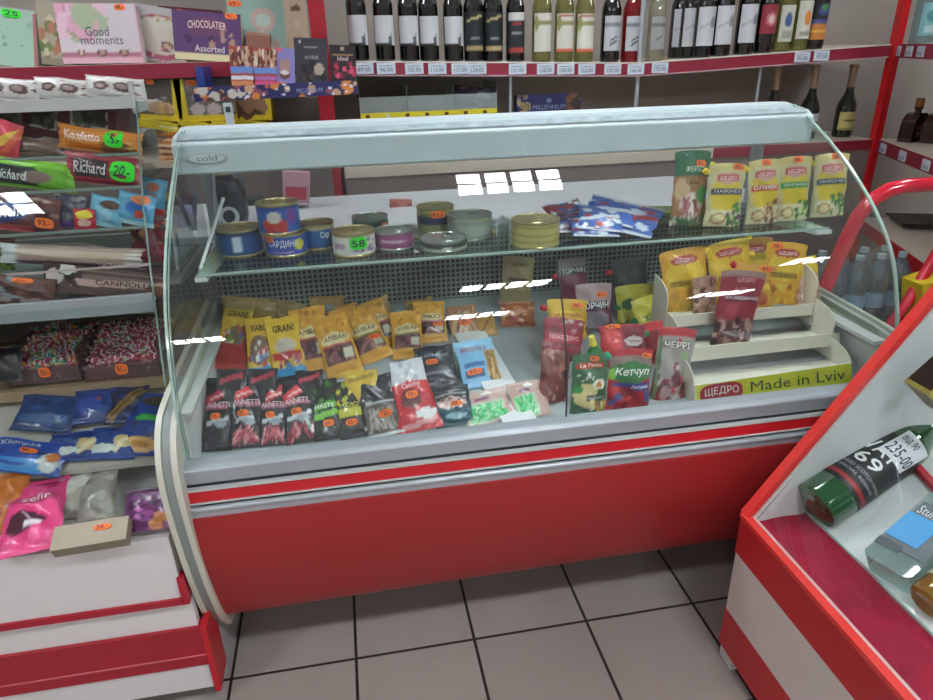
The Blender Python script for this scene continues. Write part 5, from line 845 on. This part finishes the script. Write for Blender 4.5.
x = atY(630, 57, Y).x; bottle('red rosé wine bottle with a lined white label', 630, Y, zmid(x)+.001, .040, .31, ROSE, 'capsule', FB, (.14, .56, 1.0, '#b9bdc0'), [('d', .3, .28, .7, .42, .03, '#4a4e54'), ('d', .3, .16, .7, .3, .03, '#4a4e54'), ('r', 0, .72, 1, .78, '#7a8086')], (), None, x)
x = atY(654, 56, Y).x; bottle('clear grey wine bottle with a pale label beside the steel rod', 654, Y, zmid(x)+.001, .036, .31, PALE, 'capsule', plain('#a8a89a', .4), (.14, .54, 1.0, '#9a9e9c'), [('d', .3, .28, .7, .42, .03, '#5a5e60'), ('r', 0, .72, 1, .78, '#6a706c')], (), None, x)
dl = [(677, 3.03, 'dark wine bottle deepest in the right bay, its label just showing'), (687, 2.98, 'dark wine bottle second from left in the right bay'), (701, 2.92, 'dark wine bottle with a grey smudge on its white label, third in the right bay'), (719, 2.92, 'dark wine bottle with a grey smudge on its white label, fourth in the right bay'), (742, 2.92, 'dark wine bottle with a white label next to the red labelled one')]
for px, Y, lb in dl:
    x = atY(px, 55, Y).x; bottle(lb, px, Y, zmid(x)+.001, .041, .32, LIQ['dark'], 'capsule', FB, (.14, .60, 1.15, '#c6c9cc'), [('e', .75, .6, .2, .14, '#8a9094'), ('r', .3, .8, .6, .83, '#6a7074'), ('d', .1, .45, .6, .6, .03, '#a8acb0')], (), 'dark wine bottles in the right bay', x, lab2=(.72, .8, '#c9b0b4'))
Y = 2.92
x = atY(762, 52, Y).x; bottle('dark wine bottle with a crimson label', 762, Y, zmid(x)+.001, .040, .31, LIQ['dark'], 'capsule', FB, (.24, .6, 1.15, '#8c2a38'), [('e', .5, .5, .26, .24, '#b86a6c'), ('e', .5, .5, .16, .12, '#d8c0b8')], (), None, x)
x = atY(780, 50, Y).x; bottle('pale yellow white wine bottle with a blue grape label', 780, Y, zmid(x)+.001, .038, .32, WHW, 'white_capsule', FW_, (.12, .56, 1.0, '#c4c6b8'), [('e', .45, .6, .2, .2, '#3a5a8c'), ('r', .2, .1, .8, .3, '#9a9c8c')], (), None, x)
x = atY(797, 49, Y).x; bottle('pale wine bottle with an orange sun on its label', 797, Y, zmid(x)+.001, .038, .32, WHW, 'white_capsule', FW_, (.14, .6, 1.0, '#c9cabc'), [('e', .55, .55, .2, .2, '#d88a3c'), ('r', .2, .1, .8, .2, '#8a8c7c')], (), None, x)
x = atY(813, 47, Y).x; bottle('dark wine bottle with an orange and blue label, last in the right bay', 813, Y, zmid(x)+.001, .039, .31, LIQ['dark'], 'capsule', FB, (.12, .60, 1.2, '#14181a'), [('r', 0, 0, 1, .5, '#c07a38'), ('r', 0, .44, 1, .52, '#4a4f86'), ('e', .55, .78, .32, .16, '#3a4a7a'), ('e', .5, .85, .16, .08, '#4f8a4a'), ('r', 0, .2, 1, .24, '#e0b04a')], (), None, x)
for px, lb in ((774, 'champagne bottle half hidden behind the canopy, leftmost of three'), (811, 'champagne bottle with a white label behind the canopy corner'), (848, 'champagne bottle with a pale yellow label, standing clear of the canopy')):
    Yc = 2.98; x = atY(px, 100, Yc).x
    bottle(lb, px, Yc, 1.091, .044, .315, LIQ['green'], 'foil', GOLDF, (.1, .36, 1.2, '#b8b06a' if px > 840 else '#b4b8bc'), [('r', .2, .5, .8, .6, '#5a5a34'), ('r', 0, 0, 1, .12, '#8c8650')], (), 'champagne bottles', x, shoulder=.40, name='champagne_bottle', cat='champagne bottle', nr=.36, foil=.12)

# ================================================================ right-hand rack
ru = empty('corner_rack', (2.45, 2.6, 0)); tag(ru, 'maroon edged side rack in the corner holding the cognac bottles', 'shelving unit')
D = V((-.37, -.93, 0)).normalized(); Nn = V((.93, -.37, 0)); O = V((2.45, 2.87, 0))
Rr = Matrix((D, Nn, V((0, 0, 1)))).transposed()
def rb(m, a, b, mt_):
    c = [(a[i]+b[i])/2 for i in range(3)]; m.box(O+Rr @ V(c), [abs(a[i]-b[i]) for i in range(3)], mt_, Rr)
for z, de, dark in ((1.49, .34, 0), (1.09, .40, 0), (.72, .55, 1)):
    m = M(); rb(m, (0, 0, z-.02), (1.2, de, z), SHW); rb(m, (0, -.006, z-.055), (1.2, 0, z), MARS if not dark else POSTR); m.build('rack_shelf', ru, world=True)
    if not dark:
        for i, q in enumerate((.13, .36, .6) if z < 1.2 else (.05, .18, .3)):
            k = M(); rb(k, (q-.034, -.01, z-.048), (q+.034, -.006, z-.008), TAG)
            put_text(k, '%d.00' % (210+i*25), lambda u, v, o: tuple(O+Rr @ V((q-.03+.06*u, -.0105, z-.045+.03*v))), .05, .1, .95, .6, plain('#6a7286', .5)); k.build('price_card', ru, world=True)
m = M(); rb(m, (0, .56, 0), (1.25, .58, 2.3), plain('#a1968f', .8)); m.build('rack_back', ru, world=True)
for q, y in ((.34, .42), (.62, .50)):
    m = M(); rb(m, (q, y, 0), (q+.05, y+.03, 2.2), POST); m.build('rack_upright', ru, world=True)
m = M(); rb(m, (.03, .1, .745), (.25, .3, .75), plain('#34302e', .5)); rb(m, (.04, .12, .722), (.2, .28, .735), plain('#8a8a86', .4)); tag(m.build('folded_tray'), 'flat dark tray lying on the lower rack shelf', 'tray')
def onrack(px, py, z): return atZ(px, py, z)
P = atY(921, 40, 2.62); bottle('square clear vodka bottle with turquoise labels on the upper rack shelf', 0, 2.70, 1.491, .045, .30, CLR, 'cap', plain('#a8c0c8', .3), (.1, .5, 1.1, '#7fb4b8'), [('e', .5, .6, .3, .2, '#4f8c94'), ('r', .2, .1, .8, .3, '#b8d4d8')], (), None, atY(923, 30, 2.70).x, name='vodka_bottle', cat='vodka bottle')
def cognac(lb, px, Yc):
    x = atY(px, 125, Yc).x; r = empty('cognac_bottle', (x, Yc, 1.091), .35); tag(r, lb, 'cognac bottle', 'cognac bottles on the rack')
    k = M(); body = [(-.06, 0), (.06, 0), (.064, .02), (.058, .09), (.034, .115), (.016, .122), (-.016, .122), (-.034, .115), (-.058, .09), (-.064, .02)]
    k.prism([(a, b) for a, b in body], -.03, .03, 1, BRN); k.lathe([(.014, .115), (.013, .135), (.018, .14), (.018, .145)], BRN, 14); k.build('flask', r, bevel=.006)
    k = M(); k.lathe([(.0175, .142), (.0175, .178), (.015, .182), (0, .182)], plain('#8a5a30', .3, metal=.6), 14); k.build('stopper', r)
    k = M(); k.b2((-.035, -.0325, .02), (.035, -.0305, .075), plain('#3a1814', .4)); k.add([(.022*math.cos(a), -.0335, .06+.014*math.sin(a)) for a in [2*PI*i/16 for i in range(16)]], [tuple(range(16))], plain('#a04a2a', .4)); k.b2((-.03, -.0335, .034), (.03, -.0325, .04), plain('#b09a80', .4)); k.build('bottle_label', r)
cognac('squat brown cognac flask with a copper stopper, left of two on the rack', 915, 2.72); cognac('squat brown cognac flask cut by the right edge of the picture', 938, 2.66)
# red tubular trolley with water bottles in film
tr = empty('tubular_trolley', (1.95, 1.95, 0)); tag(tr, 'bright red tubular metal trolley behind the counter end', 'trolley'); RT_ = mat('red_tube', '#d8223c', .2, coat=.7)
Yt = 1.92; up = [atY(x, y, Yt) for x, y in [(980, 181), (933, 184), (905, 186), (888, 190), (872, 200), (858, 216), (846, 240), (832, 272), (815, 310)]]; low = up[-1]+(up[-1]-up[-2])*4
m = M(); m.tube(up+[V((up[-1].x-.05, Yt, .3)), V((up[-1].x-.06, Yt, .03))], .024, RT_, 14); m.build('handle_tube', tr, world=True)
q = [atY(x, y, 2.05) for x, y in [(945, 240), (905, 306)]]; m = M(); m.tube(q+[V((q[1].x-.12, 2.05, .4))], .02, RT_, 12); m.build('side_tube', tr, world=True)
m = M(); a = atY(835, 332, 2.12); b = atY(912, 325, 2.12); m.b2((a.x-.1, 2.09, a.z-.03), (b.x+.1, 2.12, a.z+.02), POSTR); m.b2((a.x-.1, 2.12, a.z-.03), (b.x+.3, 2.7, a.z-.015), plain('#7a2430', .5)); m.build('platform', tr, world=True)
m = M(); 
for x in (a.x-.05, b.x+.05):
    for y in (2.14, 2.6): m.lathe([(0, -.02), (.05, -.018), (.055, 0), (.05, .018), (0, .02)], plain('#2a2a2c', .5), 16, (x, y, .056), V((1, 0, 0))); m.b2((x-.012, y-.012, .06), (x+.012, y+.012, a.z-.02), POSTR)
m.build('castor_frame', tr, world=True)
PET = glassmat('pet_plastic', '#cfdde4', .16, .06, .4, '#8298a4'); base = a.z-.014
wb0 = None; zb = base
pos = []
for ix in range(4):
    for iy in range(2): pos.append((a.x+.0+ix*.092, 2.18+iy*.092))
def water(x, y, z):
    m = M(); r = .0455; pr = [(0, .004), (.03, 0), (r, .008), (r, .05)]
    for i in range(5): pr += [(r*.95, .06+i*.025), (r, .07+i*.025)]
    pr += [(r, .20), (r*.9, .225), (r*.6, .255), (.014, .275), (.0135, .285)]; m.lathe(pr, PET, 18); o = m.build('water_bottle'); o.location = (x, y, z)
    k = M(); k.lathe([(.016, .278), (.016, .296), (0, .297)], plain('#a9bcc6', .35), 12); k.build('cap', o)
    k = M(); k.lathe([(r+.0006, .09), (r+.0006, .15)], plain('#7f9fb4', .4), 18); k.build('paper_band', o); return o
for i, (x, y) in enumerate(pos):
    if i == 0: wb0 = water(x, y, zb); o = wb0
    else:
        o = wb0.copy(); C.objects.link(o); o.location = (x, y, zb)
        for ch in wb0.children: c = ch.copy(); C.objects.link(c); c.parent = o
    tag(o, 'pale blue plastic water bottle packed on the red trolley', 'water bottle', 'water bottles on the trolley')
p = atY(927, 285, 2.2)
carton('carton_case', 'yellow printed carton behind the bottle showcase at the right edge', 'carton', None, (942, 318), (944, 278), 46, 0, .1, '#e0c832', [('s', 0, 0, 1, 1, 6, .1, ['#d8402c', '#3c6ab0'])], Y=2.0, seed=14)
m = M(); m.b2((p.x-.15, 1.95, 0), (p.x+.35, 2.1, atY(931, 312, 2.0).z), plain('#8a2a34', .5)); tag(m.build('crate'), 'dark red crate beneath the yellow carton', 'crate')

# ================================================================ bottle showcase, bottom right
bs = empty('bottle_showcase', (1.3, .6, 0)); tag(bs, 'low red and white display cabinet with slanted glass holding spirits', 'showcase')
BX, BY, BZ = .875, 1.2, .465; RF = mat('red_frame', '#d93a34', .3, coat=.3); BRED = mat('cabinet_red', '#b81f26', .35); BWH = mat('cabinet_white', '#cfc5bf', .45, noise=.02)
ang = math.atan2(1.01-.465, 1.25-.88)
m = M(); m.b2((BX, -.4, .35), (BX+.02, BY, BZ-.006), BRED); m.b2((BX, -.4, .165), (BX+.019, BY-.004, .35), BWH); m.b2((BX, -.4, .04), (BX+.02, BY, .165), BRED); m.build('front_panel', bs, world=True)
m = M(); m.b2((BX+.02, BY-.02, .04), (BX+1.2, BY, BZ), BRED); m.b2((BX+.004, BY-.06, .0), (BX+.03, BY-.005, .045), plain('#d0cdc8', .5)); m.b2((BX+.012, -.4, .028), (BX+.02, BY-.06, .05), plain('#d0b0ac', .5)); m.build('plinth_panel', bs, world=True)
m = M()
L = 1.0
e0 = V((BX+.008, BY, BZ)); e1 = e0+V((math.cos(ang), 0, math.sin(ang)))*L
m.bar(e0-V((0, .006, 0)), e1-V((0, .006, 0)), .026, .016, RF); m.bar(e0+V((.012, -.018, -.010)), e1+V((.012, -.018, -.010)), .006, .008, plain('#dcdcd8', .4)); m.bar(e0+V((.018, -.02, -.018)), e1+V((.018, -.02, -.018)), .003, .008, DARK)
m.b2((BX-.004, -.4, BZ-.008), (BX+.016, BY, BZ+.004), RF); m.b2((BX+.017, -.4, BZ-.006), (BX+.024, BY-.004, BZ+.003), plain('#d8b4b0', .4)); m.build('red_frame', bs, world=True)
m = M(); up_ = V((math.cos(ang), 0, math.sin(ang))); A = V((BX+.012, BY-.012, BZ+.002)); Bv = V((BX+.012, -.4, BZ+.002)); m.add([tuple(A), tuple(A+up_*L), tuple(Bv+up_*L), tuple(Bv)], [(0, 1, 2, 3)], glassmat('cabinet_glass', '#f4f9f8', .05)); m.build('slanted_glass', bs, world=True)
m = M(); m.add([(BX+.02, BY-.022, BZ-.02), (BX+1.3, BY-.022, BZ-.02), (BX+1.3, BY-.022, BZ+.95), (BX+.66, BY-.022, BZ+.95)], [(0, 1, 2, 3)], mat('lining_white', '#d3d9d8', .4)); k2 = .004
m.add([(BX+.02, BY-.016, BZ-.02), (BX+1.3, BY-.016, BZ-.02), (BX+1.3, BY-.016, BZ+.95), (BX+.66, BY-.016, BZ+.95)], [(0, 1, 2, 3)], mat('lining_white', '#d3d9d8', .4)); m.build('end_wall', bs, world=True)
# burgundy velvet on the ledge
VEL = mat('burgundy_velvet', '#94062c', .85, noise=.25, nscale=9); VEL.node_tree.nodes['Principled BSDF'].inputs['Sheen Weight'].default_value = .12; VEL.node_tree.nodes['Principled BSDF'].inputs['Sheen Tint'].default_value = (*lin('#d02a58'), 1)
wv = noise2(9, .004)
m = M(); vx0, vx1 = BX+.022, 1.036
m.grid(lambda u, v: (vx0+(vx1-vx0)*u, -.4+(BY-.02+.4)*v, BZ-.008+wv(u, v*3)*.8+(.007 if abs(u-.5) > .48 else 0)), 16, 90, VEL); m.build('velvet_cloth', bs, world=True)
SLP = math.radians(24); sd_ = V((math.cos(SLP), 0, math.sin(SLP))); SO = V((1.036, 0, BZ-.004)); SN = V((-math.sin(SLP), 0, math.cos(SLP)))
m = M(); a_ = SO+V((0, -.4, 0)); b_ = SO+V((0, BY-.024, 0)); t_ = SN*-.012
m.add([tuple(q) for q in (a_, b_, b_+sd_*1.1, a_+sd_*1.1, a_+t_, b_+t_, b_+sd_*1.1+t_, a_+sd_*1.1+t_)], [(0, 1, 2, 3), (4, 5, 6, 7), (0, 1, 5, 4), (1, 2, 6, 5), (2, 3, 7, 6), (3, 0, 4, 7)], mat('sloping_white', '#d6dad8', .3, coat=.3)); m.bar(a_+V((-.002, 0, .002)), b_+V((-.002, 0, .002)), .004, .006, GEDGE); m.build('sloping_shelf', bs, world=True)
def onslope(x, y, off=0): return onp(x, y, SO+SN*off, SN)
def lying(b, t, lift):
    B = onslope(*b, lift); T = onslope(*t, lift); z = (T-B).normalized(); n = SN; y = -(n-z*n.dot(z)).normalized(); x = y.cross(z); mt = Matrix((x, y, z)).transposed().to_4x4(); mt.translation = B; return mt, (T-B).length
# green whisky bottle
GG = mat('green_bottle_glass', '#1d5a2c', .06, spec=.9, coat=.7); GG.node_tree.nodes['Principled BSDF'].inputs['Transmission Weight'].default_value = .3
mt, hl = lying((814, 507), (948, 413), .05); yv = -(EYE-mt.translation); zc = V(mt.col[2][:3]); yv = (yv-zc*yv.dot(zc)).normalized(); xv = yv.cross(zc); tr_ = mt.translation.copy(); mt = Matrix((xv, yv, zc)).transposed().to_4x4(); mt.translation = tr_; R_ = 50*depth(mt.translation)/FPX/2
m = M(); Hh = hl*1.0; 
m.lathe([(0, .008), (R_*.6, 0), (R_*.95, .002), (R_, .01), (R_, .3*Hh), (R_, .64*Hh), (R_*.95, .69*Hh), (R_*.74, .76*Hh), (R_*.54, .82*Hh), (R_*.48, .88*Hh), (R_*.50, .93*Hh), (R_*.42, 1.0*Hh), (R_*.40, 1.08*Hh), (0, 1.08*Hh)], GG, 32)
wh = m.build('whisky_bottle'); wh.matrix_world = mt; tag(wh, 'green whisky bottle with a black label and handwritten price sticker, lying in the slanted cabinet', 'whisky bottle')
def WS(z0, z1, an, rr=R_):
    return lambda u, v, o=0: ((rr+.0008+o)*math.cos(-PI/2+(u-.5)*2*an), (rr+.0008+o)*math.sin(-PI/2+(u-.5)*2*an), (z0+(z1-z0)*v)*Hh)
S = WS(.16, .60, 1.5); k = M(); k.grid(lambda u, v: S(u, v), 22, 22, CARD, paint(22, 22, '#15181a', [('r', 0, .06, 1, .13, '#b02c30')], 0))
put_text(k, 'VAT', S, .18, .60, .64, .80, plain('#e4e6e4', .5)); put_text(k, '69', S, .24, .37, .60, .56, plain('#e4e6e4', .5)); put_text(k, 'BLENDED SCOTCH WHISKY', S, .1, .27, .9, .32, plain('#b0b4b4', .5)); put_text(k, 'SPECIAL RESERVE', S, .2, .19, .8, .23, plain('#a8acac', .5)); k.build('front_label', wh)
S2 = WS(.455, .66, .62); k = M(); S3 = lambda u, v, o=0: S2(.72+(u-.5)*1.0+(v-.5)*.10, v+.02, .0015+o); k.grid(lambda u, v: S3(u, v), 10, 10, CARD, paint(10, 10, '#d6dade', [], 0)); put_text(k, 'від 90', S3, .1, .62, .6, .92, plain('#4a4e58', .5)); put_text(k, '235-00', S3, .06, .12, .94, .5, plain('#2f3238', .5)); k.build('price_label', wh)
k = M(); k.lathe([(R_*.36, 1.0*Hh), (R_*.37, 1.12*Hh), (0, 1.12*Hh)], FB, 20); k.build('cap', wh)
# square vodka bottle with blue label
mt, hl = lying((887, 578), (955, 518), .012); wq = .105
m = M(); m.prism([(-wq/2+.01, 0), (wq/2-.01, 0), (wq/2, .01), (wq/2, .22), (wq/2-.02, .235), (.02, .25), (-.02, .25), (-wq/2+.02, .235), (-wq/2, .22), (-wq/2, .01)], -.02, .035, 1, clearg('vodka_glass', '#d4e4e0', '#a9bdb8', .35)); vb = m.build('vodka_bottle', bevel=.008); vb.matrix_world = mt @ Matrix.Translation((0, -.02, 0)); tag(vb, 'flat clear bottle with a blue label lying below the green whisky bottle', 'vodka bottle')
k = M(); k.b2((-.046, -.0225, .05), (.05, -.0205, .19), plain('#5c6468', .4)); k.b2((-.05, -.024, .07), (.02, -.0226, .15), plain('#3f9ad6', .4)); put_text(k, 'Stumbras', lambda u, v, o: (-.04+.08*u, -.0229, .155+.024*v), 0, 0, 1, 1, plain('#d8dcdc', .4)); k.b2((-.052, -.0235, .04), (.0, -.0226, .06), plain('#3c444a', .4)); k.build('bottle_label', vb)
k = M(); k.lathe([(.016, .25), (.016, .29), (0, .29)], plain('#c9d0d2', .3), 14); k.build('cap', vb)
# amber bottle bottom right and carafe behind the whisky
mt, hl = lying((925, 605), (985, 560), .03); m = M(); AMB = clearg('amber_spirit_glass', '#c89a50', '#a8762c', .6)
m.lathe([(0, .006), (.03, 0), (.038, .006), (.04, .02), (.04, .13), (.034, .16), (.015, .18), (.014, .24), (0, .24)], AMB, 24); ab = m.build('brandy_bottle'); ab.matrix_world = mt; tag(ab, 'small amber spirit bottle at the lower right corner of the cabinet', 'brandy bottle')
k = M(); k.lathe([(.0405, .05), (.0405, .11)], plain('#d8d2c0', .5), 24); k.build('bottle_label', ab)
k = M(); k.lathe([(.016, .22), (.016, .25), (0, .25)], plain('#8a6a30', .4), 14); k.build('cap', ab)
Bq = atY(923, 398, 1.10); Tq = atY(975, 350, 1.10); zq = (Tq-Bq).normalized(); yq = V((0, 1, 0)); xq = yq.cross(zq).normalized(); mt = Matrix((xq, yq, zq)).transposed().to_4x4(); mt.translation = Bq
m = M(); m.prism([(-.05, 0), (.05, 0), (.054, .02), (.05, .12), (.03, .16), (-.03, .16), (-.05, .12), (-.054, .02)], -.03, .03, 1, BRN); cgb = m.build('cognac_bottle', bevel=.008); mt2 = mt.copy(); cgb.matrix_world = mt @ Matrix.Translation((0, -.012, 0)); tag(cgb, 'brown faceted cognac bottle with gold foil foot, upper right of the cabinet', 'cognac bottle')
k = M(); k.b2((-.052, -.033, .0), (.052, .033, .022), plain('#b09a4a', .3, metal=.6)); k.b2((-.04, -.0325, .04), (.04, -.0305, .11), plain('#8a4a3c', .4)); put_text(k, 'КОНЬЯК', lambda u, v, o: (-.034+.068*u, -.0332, .075+.022*v), 0, 0, 1, 1, plain('#e0c8b8', .4)); k.build('bottle_label', cgb)
k = M(); k.lathe([(.016, .16), (.018, .2), (0, .2)], plain('#7a4a28', .3), 14); k.build('cap', cgb)
m = M(); pr = [onslope(x, y, .016) for x, y in [(870, 436), (878, 430), (886, 433)]]; m.tube(pr, .014, plain('#b02a3a', .35), 12); tag(m.build('sealing_cap'), 'small dark red cap peeping above the green whisky bottle', 'bottle cap')
pr = [onslope(x, y, .012) for x, y in [(906, 462), (916, 466), (926, 477), (940, 492)]]; m = M()
for i in range(len(pr)-1): m.bar(pr[i], pr[i+1]+(pr[i+1]-pr[i])*.1, .018, .012, plain('#b82a3c', .3))
tag(m.build('ribbon'), 'red shiny ribbon lying to the right of the whisky bottle', 'ribbon')

# settle the cartons and packets onto the shelves that carry them
bpy.context.view_layer.update()
for o in list(C.objects):
    if o.parent or 'category' not in o or o.type != 'MESH': continue
    p = o.matrix_world.translation; x, y, z = p
    lv = []
    if x < -.44 and y < 2.3 and z > .98: lv = [1.0035, 1.081, 1.161, 1.249, 1.319]
    elif y > 2.86 and z > 1.38 and x < 0 and o.name.startswith(('choc', 'small')) : lv = [1.4985]
    elif y > 2.8 and 1.05 < z < 1.14 and x > 0: lv = [1.0915]
    for l in lv:
        if abs(l-z) < (.1 if l > 1.4 or l == 1.0915 else .022): o.matrix_world = Matrix.Translation((0, 0, l-z)) @ o.matrix_world; break
# ================================================================ light and colour
w = bpy.data.worlds.new('world'); SC.world = w; w.use_nodes = True; w.node_tree.nodes['Background'].inputs[0].default_value = (*lin('#cfd8e2'), 1); w.node_tree.nodes['Background'].inputs[1].default_value = .3
SC.view_settings.view_transform = 'Standard'; SC.view_settings.look = 'None'; SC.view_settings.gamma = 1; SC.view_settings.use_curve_mapping = False; SC.view_settings.exposure = .58
SC.cycles.max_bounces = 12; SC.cycles.transparent_max_bounces = 24; SC.cycles.caustics_reflective = False; SC.cycles.caustics_refractive = False
